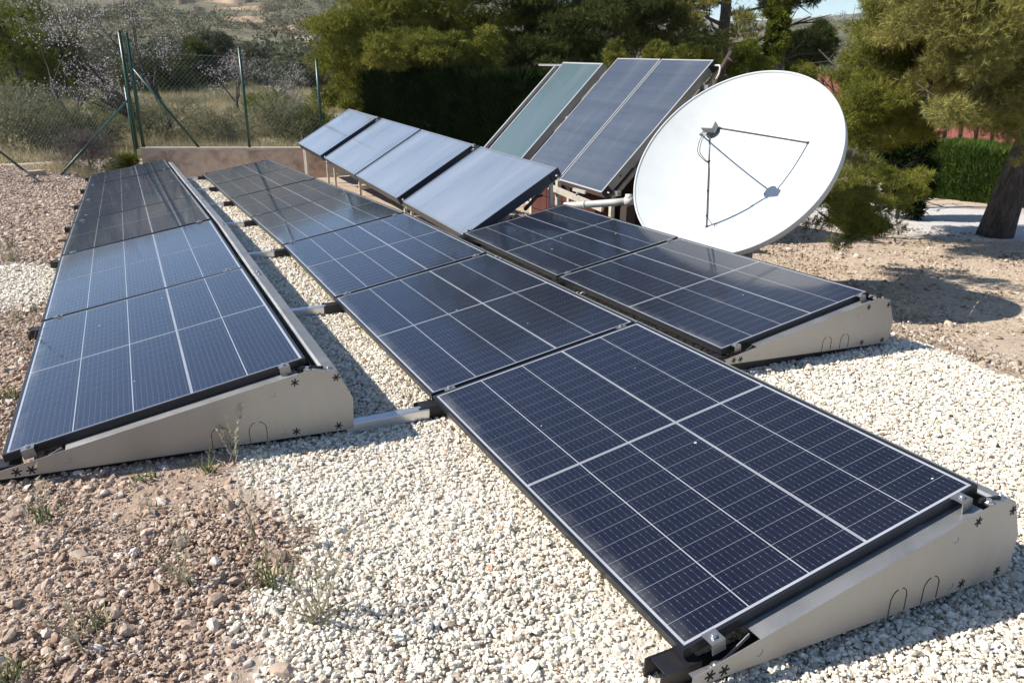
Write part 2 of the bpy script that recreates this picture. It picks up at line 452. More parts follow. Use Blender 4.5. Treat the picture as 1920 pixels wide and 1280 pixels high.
col = mix(nt, mr.outputs[0], soil, mix(nt, ramp(nt, n1, [(.45, (0,) * 3), (.7, (.6,) * 3)]), tan, soil))
grav = ramp(nt, n2, [(.3, (.46, .41, .34)), (.6, (.64, .59, .51)), (.75, (.74, .70, .62))])
col = mix(nt, at_('gravel'), col, grav)
fld = ramp(nt, n1, [(.3, (.13, .105, .06)), (.5, (.22, .18, .105)), (.7, (.27, .23, .15))])
col = mix(nt, at_('field'), col, fld)
trk = ramp(nt, n2, [(.3, (.34, .27, .20)), (.7, (.52, .44, .34))])
col = mix(nt, at_('track'), col, trk)
drv = ramp(nt, n2, [(.3, (.42, .40, .38)), (.7, (.62, .60, .57))])
col = mix(nt, at_('drive'), col, drv)
hil = ramp(nt, mth(nt, 'ADD', mth(nt, 'MULTIPLY', n3, .5), mth(nt, 'MULTIPLY', noise(nt, .35, 6, .7, P_), .5)), [(.36, (.070, .072, .044)), (.5, (.13, .12, .078)), (.64, (.22, .18, .12))])
col = mix(nt, at_('far'), col, hil)
nt.links.new(col, bs.inputs['Base Color']); bs.inputs['Roughness'].default_value = .95; bs.inputs['Specular IOR Level'].default_value = .15
bump(nt, n2, bs, .6, .03)
ground = obj_from('ground', me, m); tag(ground, 'brown stony soil running out to dry field and hillside', kind='structure')

# ------------------------------------------------------------------ loose stones (too many to count)
def stone_tree(name, mat, nvar, flat, seed):
    ng = bpy.data.node_groups.new(name, 'GeometryNodeTree')
    ng.interface.new_socket('Geometry', in_out='INPUT', socket_type='NodeSocketGeometry')
    ng.interface.new_socket('Geometry', in_out='OUTPUT', socket_type='NodeSocketGeometry')
    N, Lk = ng.nodes, ng.links
    gi, go = N.new('NodeGroupInput'), N.new('NodeGroupOutput')
    join = N.new('GeometryNodeGeometryToInstance')
    for k in range(nvar):
        ico = N.new('GeometryNodeMeshIcoSphere'); ico.inputs['Radius'].default_value = .5; ico.inputs['Subdivisions'].default_value = 2
        nz = N.new('ShaderNodeTexNoise'); nz.noise_dimensions = '4D'; nz.inputs['W'].default_value = seed + k * 3.7
        nz.inputs['Scale'].default_value = 1.5; nz.inputs['Detail'].default_value = 1.5
        vm = N.new('ShaderNodeVectorMath'); vm.operation = 'SUBTRACT'; vm.inputs[1].default_value = (.5, .5, .5)
        Lk.new(nz.outputs['Color'], vm.inputs[0])
        vs = N.new('ShaderNodeVectorMath'); vs.operation = 'SCALE'; vs.inputs['Scale'].default_value = 1.15; Lk.new(vm.outputs[0], vs.inputs[0])
        sp = N.new('GeometryNodeSetPosition'); Lk.new(ico.outputs['Mesh'], sp.inputs['Geometry']); Lk.new(vs.outputs[0], sp.inputs['Offset'])
        sm = N.new('GeometryNodeSetMaterial'); sm.inputs['Material'].default_value = mat; Lk.new(sp.outputs[0], sm.inputs[0])
        fl = N.new('GeometryNodeSetShadeSmooth'); fl.inputs['Shade Smooth'].default_value = False; Lk.new(sm.outputs[0], fl.inputs[0])
        Lk.new(fl.outputs[0], join.inputs[0])
    iop = N.new('GeometryNodeInstanceOnPoints'); iop.inputs['Pick Instance'].default_value = True
    Lk.new(gi.outputs[0], iop.inputs['Points']); Lk.new(join.outputs[0], iop.inputs['Instance'])
    def named(nm, ty):
        a = N.new('GeometryNodeInputNamedAttribute'); a.data_type = ty; a.inputs['Name'].default_value = nm; return a.outputs['Attribute']
    Lk.new(named('rot', 'FLOAT_VECTOR'), iop.inputs['Rotation']); Lk.new(named('scl', 'FLOAT_VECTOR'), iop.inputs['Scale'])
    Lk.new(named('pick', 'INT'), iop.inputs['Instance Index'])
    Lk.new(iop.outputs[0], go.inputs[0])
    return ng

def stones(name, XY, size, lift, mat, label, cat, flat=.7, seed=0):
    n = len(XY)
    z = ground_z(XY[:, 0], XY[:, 1]) + lift
    me = bpy.data.meshes.new(name); me.vertices.add(n)
    me.vertices.foreach_set('co', np.column_stack([XY, z]).astype(np.float32).ravel())
    def add(nm, ty, arr, key):
        a = me.attributes.new(nm, ty, 'POINT'); a.data.foreach_set(key, arr.ravel())
    tilt = rng.normal(0, .45, (n, 2)); rot = np.column_stack([tilt, rng.uniform(0, 6.283, n)]).astype(np.float32)
    scl = (size[:, None] * np.column_stack([rng.uniform(.8, 1.35, n), rng.uniform(.7, 1.05, n), rng.uniform(flat - .2, flat + .2, n)])).astype(np.float32)
    add('rot', 'FLOAT_VECTOR', rot, 'vector'); add('scl', 'FLOAT_VECTOR', scl, 'vector')
    add('tint', 'FLOAT', rng.uniform(0, 1, n).astype(np.float32), 'value'); add('pick', 'INT', rng.integers(0, 8, n).astype(np.int32), 'value')
    o = obj_from(name, me, mat)
    md = o.modifiers.new('scatter', 'NODES'); md.node_group = stone_tree(name + '_scatter', mat, 8, flat, seed)
    return tag(o, label, cat, kind='stuff')

def in_view(x, y, z, pad=60):
    px, py, dp = project(np.stack([x, y, z], -1))
    return (dp > .3) & (px > -pad) & (px < 1920 + pad) & (py > -pad) & (py < 1280 + pad)

def under_panels(x, y, inset=.28):
    u = np.zeros_like(x, bool)
    for xr, y0, y1 in ((-1.6117, 1.774, 12.4), (0, 0, 12.4), (1.6117, 1.774, 5.3)):
        u |= (x > xr + inset) & (x < xr + 1.25 - .12) & (y > y0 + .2) & (y < y1 - .05)
    return u

def scatter(x0, x1, y0, y1, dens, keep):
    n = int((x1 - x0) * (y1 - y0) * dens)
    x = rng.uniform(x0, x1, n); y = rng.uniform(y0, y1, n)
    k = in_view(x, y, ground_z(x, y)) & ~under_panels(x, y)
    x, y = x[k], y[k]; k = keep(x, y)
    return np.column_stack([x[k], y[k]])

def thin(x, y):
    """fewer, slightly larger stones with distance"""
    d = np.hypot(x - CP[0], y - CP[1]); return np.clip(3.2 / d, .10, 1.0)
XY = scatter(-2.6, 3.4, -1.0, 14.4, 14000, lambda x, y: (rng.random(len(x)) < sstep(.25, .75, gravel_amount(x, y)) * thin(x, y)))
d_ = np.hypot(XY[:, 0] - CP[0], XY[:, 1] - CP[1])
sz = rng.lognormal(math.log(.0118), .36, len(XY)) * np.clip(d_ / 3.2, 1, 3.0) ** .42
gravel_obj = stones('gravel', XY, sz, rng.uniform(-.002, .012, len(XY)), M['gravel'], 'crushed white limestone gravel spread round the solar panels', 'gravel', .6, 1)
n_gravel = len(XY)
XY = scatter(-3.4, 0.2, -1.0, 16, 15000, lambda x, y: (rng.random(len(x)) < (1 - .93 * gravel_amount(x, y)) * (x < np.interp(y, BLY, BLX) + .5) * thin(x, y) * .85))
d_ = np.hypot(XY[:, 0] - CP[0], XY[:, 1] - CP[1])
sz = rng.lognormal(math.log(.0080), .55, len(XY)) * np.clip(d_ / 3.2, 1, 3.0) ** .5
stones('pebbles', XY, np.minimum(sz, .07), rng.uniform(-.004, .006, len(XY)), M['pebble'], 'mixed brown pebbles and soil clods on bare ground', 'pebbles', .65, 30)
XY = scatter(2.4, 9, -1.0, 8, 900, lambda x, y: (rng.random(len(x)) < (1 - gravel_amount(x, y)) * (x > np.interp(y, BRY, BRX) - .35) * np.clip(5 / np.hypot(x - CP[0], y - CP[1]), .2, 1)))
sz = np.minimum(rng.lognormal(math.log(.014), .55, len(XY)), .07)
M['pebble_tan'] = stone_mat('tan_pebble', [(0, (.22, .16, .11)), (.4, (.36, .28, .20)), (.8, (.48, .40, .31)), (1, (.64, .58, .50))])
stones('soil_pebbles', XY, sz, rng.uniform(-.004, .004, len(XY)), M['pebble_tan'], 'scattered tan pebbles on the bare soil beside the dish shadow', 'pebbles', .6, 60)

# ------------------------------------------------------------------ photovoltaic rows
PL, PW, PITCHY = 1.754, 1.096, 1.774
TILT = math.radians(10)
ROWX = (-1.6117, 0.0, 1.6117); ROWZ = (.0673, 0.0, -.0288); ROWY = (0, 0, -.0467)
DZ = [0, 0, -.0146, -.0190, -.0743, -.1326, -.1853, -.2359, -.285]
def dzy(y): return float(np.interp(y, GYX, GYZ))
SG = [.004, .004, .010, .004]                       # gaps between the five cell strings
HALF = 12 * CL + 11 * .0015
def thin_box(x, y, t):
    return MB().box((0, 0, -t), (x, y, 0))
ME_CELL = thin_box(CW, CL, .0003).mesh('solar_cell'); ME_CELL.materials.append(M['cell'])
ME_BLOCK = thin_box(CW, HALF, .0003).mesh('cell_block'); ME_BLOCK.materials.append(M['block'])
fr = MB()
fr.box((0, 0, -.03), (.011, PL, 0)); fr.box((PW - .011, 0, -.03), (PW, PL, 0))
fr.box((.011, 0, -.03), (PW - .011, .011, -.0004)); fr.box((.011, PL - .011, -.03), (PW - .011, PL, -.0004))
ME_FRAME = fr.mesh('frame'); ME_FRAME.materials.append(M['frame'])
ME_BACK = MB().box((.011, .011, -.0060), (PW - .011, PL - .011, -.0026)).mesh('backsheet'); ME_BACK.materials.append(M['back'])
us = [.021]
for g in SG: us.append(us[-1] + CW + g)
vs_ = [.021, .021 + HALF + .013]
rb = MB().box((.03, .021 + HALF + .0050, -.0025), (PW - .03, .021 + HALF + .0080, -.0022)).mesh('ribbon'); rb.materials.append(M['clamp'])
rb2 = MB().box((us[3] - .0062, .03, -.0025), (us[3] - .0038, vs_[1] - .014, -.0022)).mesh('ribbon'); rb2.materials.append(M['clamp'])
rb3 = MB().box((us[3] - .0062, vs_[1], -.0025), (us[3] - .0038, PL - .03, -.0022)).mesh('ribbon'); rb3.materials.append(M['clamp'])

ORD = ['first', 'second', 'third', 'fourth', 'fifth', 'sixth', 'seventh']
ROWN = ['row by the brown soil', 'long middle row', 'short row beside the dish']
NEARCELLS = {(0, 1), (1, 0), (1, 1), (2, 1), (2, 2)}
def solar_panel(r, k, order, total):
    x0 = ROWX[r]; z0 = ROWZ[r] + .10
    y0 = k * PITCHY + .01 + ROWY[r]
    A = np.array([x0, y0, z0 + DZ[k]]); B = np.array([x0, y0 + PL, z0 + DZ[k + 1]])
    jit = .0025 * math.sin(k * 2.3 + r * 1.7)
    u = Vector((math.cos(TILT + jit), 0, math.sin(TILT + jit))); v = Vector(B - A).normalized()
    u = (u - v * u.dot(v)).normalized(); n = u.cross(v)
    mt = Matrix((u, v, n)).transposed().to_4x4(); mt.translation = Vector(A)
    extra = {}.get((r, k), '')
    lab = f'dark framed solar panel, {ORD[order]} from the front of the {ROWN[r]}{extra}'
    e = empty('solar_panel', label=lab, cat='solar panel', group='tilted solar panels'); e.matrix_world = mt
    obj_from('frame', ME_FRAME, None, e)
    obj_from('backsheet', ME_BACK, None, e)
    for m_ in (rb, rb2, rb3): obj_from('ribbon', m_, None, e)
    for i, uu in enumerate(us):
        for h in range(2):
            if (r, k) in NEARCELLS:
                for c in range(12):
                    o = obj_from('solar_cell', ME_CELL, None, e, (uu, vs_[h] + c * (CL + .0015), -.0022)); o['low_dist'] = uu
            else:
                o = obj_from('cell_block', ME_BLOCK, None, e, (uu, vs_[h], -.0022)); o['low_dist'] = uu
    return e
for r, ks in ((0, range(1, 7)), (1, range(0, 7)), (2, range(1, 3))):
    for j, k in enumerate(ks): solar_panel(r, k, j, len(ks))

def spot(e, u, v, s, seed):
    R_ = np.random.default_rng(seed); n = 7; b = MB()
    ring = [(u + s * R_.uniform(.6, 1.2) * math.cos(2 * math.pi * k / n) * 1.5, v + s * R_.uniform(.5, 1.1) * math.sin(2 * math.pi * k / n), -.0014) for k in range(n)]
    b.add(ring + [(p[0], p[1], -.0021) for p in ring], [tuple(range(n))] + [((i + 1) % n, i, i + n, (i + 1) % n + n) for i in range(n)])
    b.build('bird_dropping', M['dropping'], e)
M['dropping'] = plain('bird_lime', (.62, .61, .57), .8, 0, .1, 60)
PAN = [o for o in COL.objects if o.name.startswith('solar_panel')]
PANK = {}
for o in PAN: PANK[o['label']] = o
def panel_at(row, order): return next(o for o in PAN if ORD[order] in o['label'] and ROWN[row] in o['label'])
for row, order, u, v, s, sd in ((1, 0, .62, .72, .007, 1), (1, 0, 1.03, .10, .006, 2), (1, 0, .25, 1.2, .004, 3), (1, 0, .80, 1.35, .003, 4), (1, 1, .5, .9, .006, 5), (1, 1, .7, .4, .004, 6), (0, 0, .30, 1.35, .006, 7), (0, 0, .62, 1.55, .006, 8), (0, 0, .45, .35, .004, 9), (2, 1, .3, .6, .008, 10), (2, 1, .5, .8, .007, 11), (2, 1, .85, .5, .008, 12), (2, 0, .6, .5, .005, 13), (0, 3, .1, .4, .016, 14)):
    spot(panel_at(row, order), u, v, s * .6, sd)

# end plate outline in (distance across the row, height), measured from the row's low edge
YP = -.048
PLATE = [(-.012, .035), (-.012, .066), (0, .0675), (1.06, .2545), (1.10, .258), (1.19, .236), (1.247, .107), (1.241, -.032)]
def star_mesh():
    b = MB()
    for a in (15, 75, 135):
        c, s = math.cos(math.radians(a)), math.sin(math.radians(a))
        b.bar((-.0165 * c, 0, -.0165 * s), (.0165 * c, 0, .0165 * s), .0016, .0052, up=(-s, 0, c))
    return b.mesh('star_slot')
ME_STAR = star_mesh(); ME_STAR.materials.append(M['slot'])
STARS = [(.042, .052), (.087, .050), (1.02, .216), (1.185, .209), (1.007, .004), (1.18, -.006)]
kb = MB()
for s_ in (1, -1):
    arc = [(s_ * .033, 0, 0), (s_ * .033, 0, .055), (s_ * .028, 0, .068), (s_ * .016, 0, .080), (s_ * .008, 0, .081)]
    kb.tube(arc, .0013, 5)
ME_KNOCK = kb.mesh('knockout_line'); ME_KNOCK.materials.append(M['slot'])
rg = MB(); rg.tube([(.011 * math.cos(t), 0, .011 * math.sin(t)) for t in np.linspace(-2.6, .9, 12)], .0008, 5)
ME_RING = rg.mesh('embossed_ring'); ME_RING.materials.append(M['rod'])
ME_CLAMPMID = MB().box((-.024, -.019, -.004), (.024, .019, .0032)).mesh('clamp'); ME_CLAMPMID.materials.append(M['clamp'])
ec = MB(); ec.box((-.021, -.030, .0012), (.021, .009, .0040)); ec.box((-.021, -.0332, -.031), (.021, -.0302, .0040)); 
ME_CLAMPEND = ec.mesh('end_clamp'); ME_CLAMPEND.materials.append(M['clamp'])
bo = MB(); bo.tube([(0, 0, 0), (0, 0, .007)], .0085, 8); bo.tube([(0, 0, .007), (0, 0, .0095)], .005, 6)
ME_BOLT = bo.mesh('bolt', False); ME_BOLT.materials.append(M['bolt'])
hb = MB(); hb.tube([(0, 0, 0), (0, 0, .004)], .016, 10); hb.tube([(0, 0, .004), (0, 0, .012)], .0085, 6)
ME_HEX = hb.mesh('hex_bolt'); ME_HEX.materials.append(M['bolt'])

def sheet_profile(poly, t=.0022):
    """closed outline of a bent sheet from an open polyline in x,z"""
    P = [np.array(p) for p in poly]; inn = []
    for i, p in enumerate(P):
        d = P[min(i + 1, len(P) - 1)] - P[max(i - 1, 0)]; d = d / np.linalg.norm(d)
        inn.append(p + np.array([-d[1], d[0]]) * -t)
    return [tuple(p) for p in P] + [tuple(p) for p in reversed(inn)]

def row_mount(r, k0, k1, label):
    e = empty('panel_mount', (ROWX[r], ROWY[r], ROWZ[r]), label=label, cat='mounting frame', group='ballasted panel mounts')
    # near and far end plates
    for kk, side in ((k0, 1), (k1, -1)):
        y = kk * PITCHY + (YP if side > 0 else -YP - .0); dz = DZ[kk]
        b = MB(); n = len(PLATE); y2 = y + .0022 * side
        b.prism([(p[0], p[1] + dz) for p in PLATE], min(y, y2), max(y, y2))
        # folded flange along the top edge, running in under the panel
        for (a0, a1) in ((.20, 1.035),):
            za, zb = .0675 + a0 * math.tan(TILT) * .9995, .0675 + a1 * math.tan(TILT) * .9995
            ya, yb = y2, y + side * .060
            b.add([(a0, ya, za + dz - .0022), (a1, ya, zb + dz - .0022), (a1, yb, zb + dz - .0022), (a0, yb, za + dz - .0022),
                   (a0, ya, za + dz), (a1, ya, zb + dz), (a1, yb, zb + dz), (a0, yb, za + dz)],
                  [(3, 2, 1, 0), (4, 5, 6, 7), (0, 1, 5, 4), (1, 2, 6, 5), (2, 3, 7, 6), (3, 0, 4, 7)])
        b.box((.0, min(y2, y + side * .03), .050 + dz), (.17, max(y2, y + side * .03), .0525 + dz))
        b.add([(1.06, y2, .2545 + dz), (1.10, y2, .258 + dz), (1.19, y2, .236 + dz), (1.06, y + side * .035, .2545 + dz), (1.10, y + side * .035, .258 + dz), (1.19, y + side * .035, .236 + dz)],
              [(0, 3, 4, 1), (1, 4, 5, 2)] if side < 0 else [(1, 4, 3, 0), (2, 5, 4, 1)])
        pl = b.build('end_plate', M['galv'], e)
        if side > 0:
            for sx_, sz_ in STARS:
                o = obj_from('star_slot', ME_STAR, None, pl, (sx_, y - .0002, sz_ + dz)); o.rotation_euler.y = sx_ * 3
            for sx_ in (.72, .86): obj_from('knockout_line', ME_KNOCK, None, pl, (sx_, y - .0004, -.0005 - (sx_ - .72) * .04 + dz))
            for sx_, sz_ in ((.93, .18), (.20, .062), (.955, .012)): obj_from('embossed_ring', ME_RING, None, pl, (sx_, y - .0002, sz_ + dz))
            for s_, kz in ((.075, .0525), (1.075, .256)):
                o = obj_from('bolt', ME_HEX, None, pl, (s_, y + .016, kz + dz + .001))
            # strut that holds the end clamp
            MB().bar((.09, y + .018, .056 + dz), (.19, y + .030, .098 + dz), .002, .012).build('brace', M['galv'], pl)
            MB().bar((1.05, y + .026, .264 + dz), (1.14, y + .022, .252 + dz), .008, .014).build('brace', M['plastic'], pl)
        # black block put in for the shadow gap under the plate
        bb = MB(); 
        ya, yb = sorted((y + side * .035, y + side * .10))
        for a0, a1 in ((-.01, .62), (.622, 1.225)):
            g0 = float(ground_z(ROWX[r] + (a0 + a1) / 2, y)) - ROWZ[r]
            zt = .030 - .052 * (a0 + a1) / 2 + dz
            bb.box((a0, ya, g0 - .02), (a1, yb, zt))
        bb.build('shadow_gap_block', M['plastic'], e)
    # folded wind sheets along the high edge, one per panel
    prof = sheet_profile([(1.128, .238), (1.142, .2465), (1.194, .2365), (1.249, .107), (1.243, -.03)])
    for k in range(k0, k1):
        ya, yb = k * PITCHY + (YP + .004 if k == k0 else .004), (k + 1) * PITCHY - .004
        b = MB(); n = len(prof)
        b.add([(p[0], ya, p[1] + DZ[k]) for p in prof] + [(p[0], yb, p[1] + DZ[k + 1]) for p in prof],
              [tuple(range(n)), tuple(reversed(range(n, 2 * n)))] + [((i + 1) % n, i, i + n, (i + 1) % n + n) for i in range(n)])
        sh = b.build('back_sheet', M['galv'], e)
        for yy in (ya + .03, yb - .03): obj_from('bolt', ME_BOLT, None, sh, (1.166, yy, .2425 + float(np.interp(yy, [ya, yb], [DZ[k], DZ[k + 1]]))))
        cb = MB(); cb.tube([(1.108, ya + .2, .205 + DZ[k]), (1.112, (ya + yb) / 2, .215 + (DZ[k] + DZ[k + 1]) / 2), (1.106, yb - .15, .205 + DZ[k + 1])], .014, 8)
        cb.build('cable_conduit', M['plastic'], e, True)
    # clamps at every joint, low and high
    for k in range(k0, k1 + 1):
        for s_ in (.085, 1.005):
            me_ = ME_CLAMPEND if k in (k0, k1) else ME_CLAMPMID
            o = obj_from('clamp', me_, None, e, (s_ * math.cos(TILT), k * PITCHY + (.01 if k == k0 else -.01 if k == k1 else 0), .10 + s_ * math.sin(TILT) + DZ[k] + .001))
            o.rotation_euler = (0, -TILT, math.pi if k == k1 else 0)
            b_ = obj_from('bolt', ME_BOLT, None, o, (0, -.014 if k in (k0, k1) else 0, .0036))
    # black plastic rail ends poking out below the low edge
    for k in range(k0, k1 + 1):
        y = k * PITCHY + (0.028 if k == k0 else 0); dz = DZ[k]; h0, h1 = .0, .062
        b = MB()
        b.box((-.075, y - .036, h0 + dz - .012), (.05, y - .031, h1 + dz)); b.box((-.075, y + .031, h0 + dz - .012), (.05, y + .036, h1 + dz))
        b.box((-.06, y - .031, h1 + dz - .006), (.05, y + .031, h1 + dz - .001)); b.box((-.02, y - .031, h0 + dz - .008), (.05, y + .031, h1 + dz - .006))
        b.build('rail_end', M['plastic'], e)
    return e
row_mount(0, 1, 7, 'galvanised side plate and wind sheet mount of the row by the brown soil')
row_mount(1, 0, 7, 'galvanised side plate and wind sheet mount of the long middle row')
row_mount(2, 1, 3, 'galvanised side plate and wind sheet mount of the short row beside the dish')

for j, k in enumerate(range(1, 8)):
    y = k * PITCHY + (-.018 if k == 1 else 0); z0 = DZ[k]
    b = MB().box((-.40, y - .026, .008 + z0), (-.028, y + .026, .056 + z0))
    o = b.build('connecting_rail', M['alu'], None, False, .004)
    tag(o, f'square aluminium rail joining the two long panel rows, {ORD[j]} from the front', 'rail', 'rails between the panel rows')

# ------------------------------------------------------------------ four low thermal collectors
yaw, bt, gm = math.radians(.512), math.radians(30.8), math.radians(1.66)
Yd = Vector((math.sin(yaw) * math.cos(gm), math.cos(yaw) * math.cos(gm), math.sin(gm)))
Xh = Vector((math.cos(yaw), -math.sin(yaw), 0)); Su = Xh * math.cos(bt) + Vector((0, 0, math.sin(bt)))
Su = (Su - Yd * Su.dot(Yd)).normalized(); Nn = Su.cross(Yd)
O4 = Vector((1.697, 5.444, -.014)); CWD, CLN = 1.85, 1.14
def frame_matrix(o, u, v):
    m_ = Matrix((u, v, u.cross(v))).transposed().to_4x4(); m_.translation = o; return m_
starts = [0, CWD + .229, 2 * CWD + .286, 3 * CWD + .562]
LOWLAB = ['nearest low thermal collector with streaky blue-grey glass, beside the short panel row',
          'low thermal collector with pale condensation streaks, second from the short panel row',
          'low thermal collector with even pale blue glass, third from the short panel row',
          'low thermal collector at the far end by the fence, pale blue glass']
def collector(name, mt, w, l, t, side_mat, lip_mat, glass, label, lip=.022, group=None):
    e = empty(name, label=label, cat='thermal collector', group=group); e.matrix_world = mt
    b = MB(); b.box((0, 0, -t), (l, .012, -.002)); b.box((0, w - .012, -t), (l, w, -.002)); b.box((0, .012, -t), (.012, w - .012, -.002)); b.box((l - .012, .012, -t), (l, w - .012, -.002))
    b.build('casing', side_mat, e)
    MB().box((.012, .012, -t + .004), (l - .012, w - .012, -t + .008)).build('bottom_panel', side_mat, e)
    b = MB()
    b.box((0, 0, -.0016), (lip, w, .003)); b.box((l - lip, 0, -.0016), (l, w, .003)); b.box((lip, 0, -.0016), (l - lip, lip, .0026)); b.box((lip, w - lip, -.0016), (l - lip, w, .0026))
    b.build('glazing_frame', lip_mat, e)
    MB().box((lip, lip, -.010), (l - lip, w - lip, -.0018)).build('glass_pane', glass, e)
    return e
M['lip_low'] = plain('grey_lip', (.22, .25, .28), .35, .4, .1, 10)
LOWC = []
for i, s in enumerate(starts):
    mt = frame_matrix(O4 + Yd * s, Su, Yd)
    c = collector('low_collector', mt, CWD, CLN, .095, M['navy'], M['lip_low'], M['glass_low'], LOWLAB[i], .02, 'low thermal collectors')
    LOWC.append(c)
    # pipe stubs at the corners
    for (xx, yy, d) in ((CLN - .05, 0, -1), (CLN - .05, CWD, 1), (.05, 0, -1), (.05, CWD, 1)):
        b = MB(); b.tube([(xx, yy, -.05), (xx, yy + d * .06, -.05)], .014, 8); b.build('pipe_stub', M['clamp'], c, True)
    if i in (1, 3):      # brass unions where two collectors join
        b = MB(); b.tube([(CLN - .03, -.10, -.045), (CLN - .03, -.10, .035)], .018, 8); b.tube([(CLN - .03, -.10, .005), (CLN - .03, -.10, .02)], .028, 8); b.tube([(CLN - .08, -.10, -.02), (CLN + .02, -.10, -.02)], .012, 8)
        b.build('air_valve', M['clamp'], c, True)
    if i == 0:
        b = MB(); b.box((CLN - .10, -.012, -.085), (CLN + .012, -.002, .004)); b.build('corner_cover', M['navy'], c, False, .004)
def W4(s, u, n=0.0): return O4 + Yd * s + Su * u + Nn * n
st = empty('collector_stand', tuple(O4), label='cream angle-iron stand carrying the low thermal collectors', cat='stand')
def stand_bar(name, a, b, w, h):
    o = MB().bar(Vector(a) - O4, Vector(b) - O4, w, h).build(name, M['cream'], st); return o
TOT = starts[3] + CWD
for u in (.05, CLN - .12):
    for a, b in ((.03, starts[1] - .08), (starts[1] + .02, starts[2] + CWD - .1), (starts[3] - .1, TOT - .05)):
        stand_bar('rail', W4(a, u, -.12), W4(b, u, -.12), .05, .05)
for s in (.05, 1.9, 2.15, 4.2, 5.7, 6.2, 7.95, 8.05 + .0, TOT - .08):
    for u in (.06, CLN - .12):
        p = W4(s, u, -.145); g = float(ground_z(p.x, p.y))
        if p.z - g > .06: stand_bar('leg', (p.x, p.y, p.z), (p.x, p.y, g - .03), .032, .032)
for s in (2.15, 4.2, 6.2, 8.0):
    a = W4(s, .06, -.17); b = W4(s, CLN - .12, -.17)
    ga_ = float(ground_z(a.x, a.y)) + .12
    stand_bar('cross_brace', (a.x, a.y, ga_), (b.x, b.y, ga_ + .02), .04, .04)

# ------------------------------------------------------------------ three tall collectors on a rear frame
yaw2, bt2, gm2 = math.radians(.678), math.radians(45.135), math.radians(1.277)
Yt = Vector((math.sin(yaw2) * math.cos(gm2), math.cos(yaw2) * math.cos(gm2), math.sin(gm2)))
Xt = Vector((math.cos(yaw2), -math.sin(yaw2), 0)); St = Xt * math.cos(bt2) + Vector((0, 0, math.sin(bt2)))
St = (St - Yt * St.dot(Yt)).normalized(); Nt = St.cross(Yt)
O3 = Vector((3.765, 6.291, .149))
M['lip_tall'] = plain('aluminium_edge', (.45, .45, .44), .4, .55, .08, 8)
M['case_tall'] = plain('aluminium_case', (.33, .325, .315), .42, .5, .12, 9)
T3 = []
for i, (s, w, l, off, gl, lab) in enumerate((
        (0.0, 1.0, 2.033, 0, 'glass_tall', 'tall ribbed thermal collector standing directly behind the satellite dish'),
        (1.03, 1.0, 2.033, 0, 'glass_tall', 'tall ribbed thermal collector between the green one and its twin'),
        (2.22, 1.14, 1.96, -.055, 'glass_green', 'tall green-tinted thermal collector with bright aluminium edge'))):
    mt = frame_matrix(O3 + Yt * s + St * off + Nt * (0.0 if i < 2 else .03), St, Yt)
    c = collector('tall_collector', mt, w, l, .10, M['case_tall'], M['lip_tall'], M[gl], lab, .026 if i == 2 else .018, 'tall thermal collectors'); T3.append(c)
    if i == 0:
        for yy in (0,):
            b = MB(); b.box((-.004, -.012, -.104), (.11, -.001, .002)); b.build('corner_cap', M['plastic'], c)
            b = MB(); b.box((1.93, -.012, -.104), (2.037, -.001, .002)); b.build('corner_cap', M['plastic'], c)
            b = MB(); b.tube([(.05, -.013, -.05), (.05, -.06, -.05)], .010, 8); b.build('pipe_stub', M['bolt'], c, True)
            b = MB(); b.tube([(.30, -.0005, -.05), (.30, -.004, -.05)], .012, 8); b.build('vent_hole', M['slot'], c)
            b = MB(); b.tube([(2.0, -.012, -.05), (2.0, -.10, -.05), (1.96, -.14, -.06), (1.90, -.16, -.08), (1.83, -.17, -.09)], .012, 8); b.build('hose', M['white_pvc'], c, True)
def W3(s, u, n=0.0): return O3 + Yt * s + St * u + Nt * n
tf = empty('collector_trestle', tuple(O3), label='steel frame with rear props under the tall thermal collectors', cat='frame')
def tbar(name, a, b, w, h, mt='cream'):
    return MB().bar(Vector(a) - O3, Vector(b) - O3, w, h).build(name, M[mt], tf)
for u in (.12, 1.75): tbar('cross_rail', W3(-.10, u, -.135), W3(3.55, u, -.135), .05, .05, 'case_tall')
for s in (.05, 1.05, 2.1, 3.5):
    top = W3(s, 1.93, -.17); g = float(ground_z(top.x, top.y))
    tbar('prop', top, (top.x + .05, top.y, g - .05), .045, .045, 'cream')
    lo = W3(s, .10, -.16); g2 = float(ground_z(lo.x, lo.y))
    tbar('leg', lo, (lo.x, lo.y, g2 - .05), .05, .05)
    tbar('sloping_bar', W3(s, .02, -.185), W3(s, 1.96, -.185), .045, .05, 'case_tall')
tbar('side_bar', W3(3.63, .0, -.02), W3(3.60, 1.86, -.02), .045, .045, 'lip_tall')
tbar('top_bar', W3(3.40, 1.93, -.06), W3(4.25, 1.90, -.04), .03, .03, 'lip_tall')
p0 = W3(3.5, .25, -.2)
tbar('ground_bar', (p0.x, p0.y, p0.z), (p0.x - .6, p0.y + 1.6, p0.z + .02), .04, .04, 'lip_tall')
# cream post and sloping beam at the near corner, seen under the collector
pa = at(1047, 338, 8.9); pb = at(1045, 392, 8.85)
tbar('front_post', pa, (pa[0], pa[1], float(ground_z(pa[0], pa[1])) - .03), .05, .05)
tbar('front_beam', at(1030, 350, 8.9), at(1130, 392, 8.3), .04, .06)
tbar('tee_bracket', at(1075, 355, 8.2), at(1098, 361, 8.1), .03, .03, 'white_pvc')
tbar('tee_bracket', at(1087, 359, 8.15), at(1080, 366, 8.15), .022, .022, 'white_pvc')
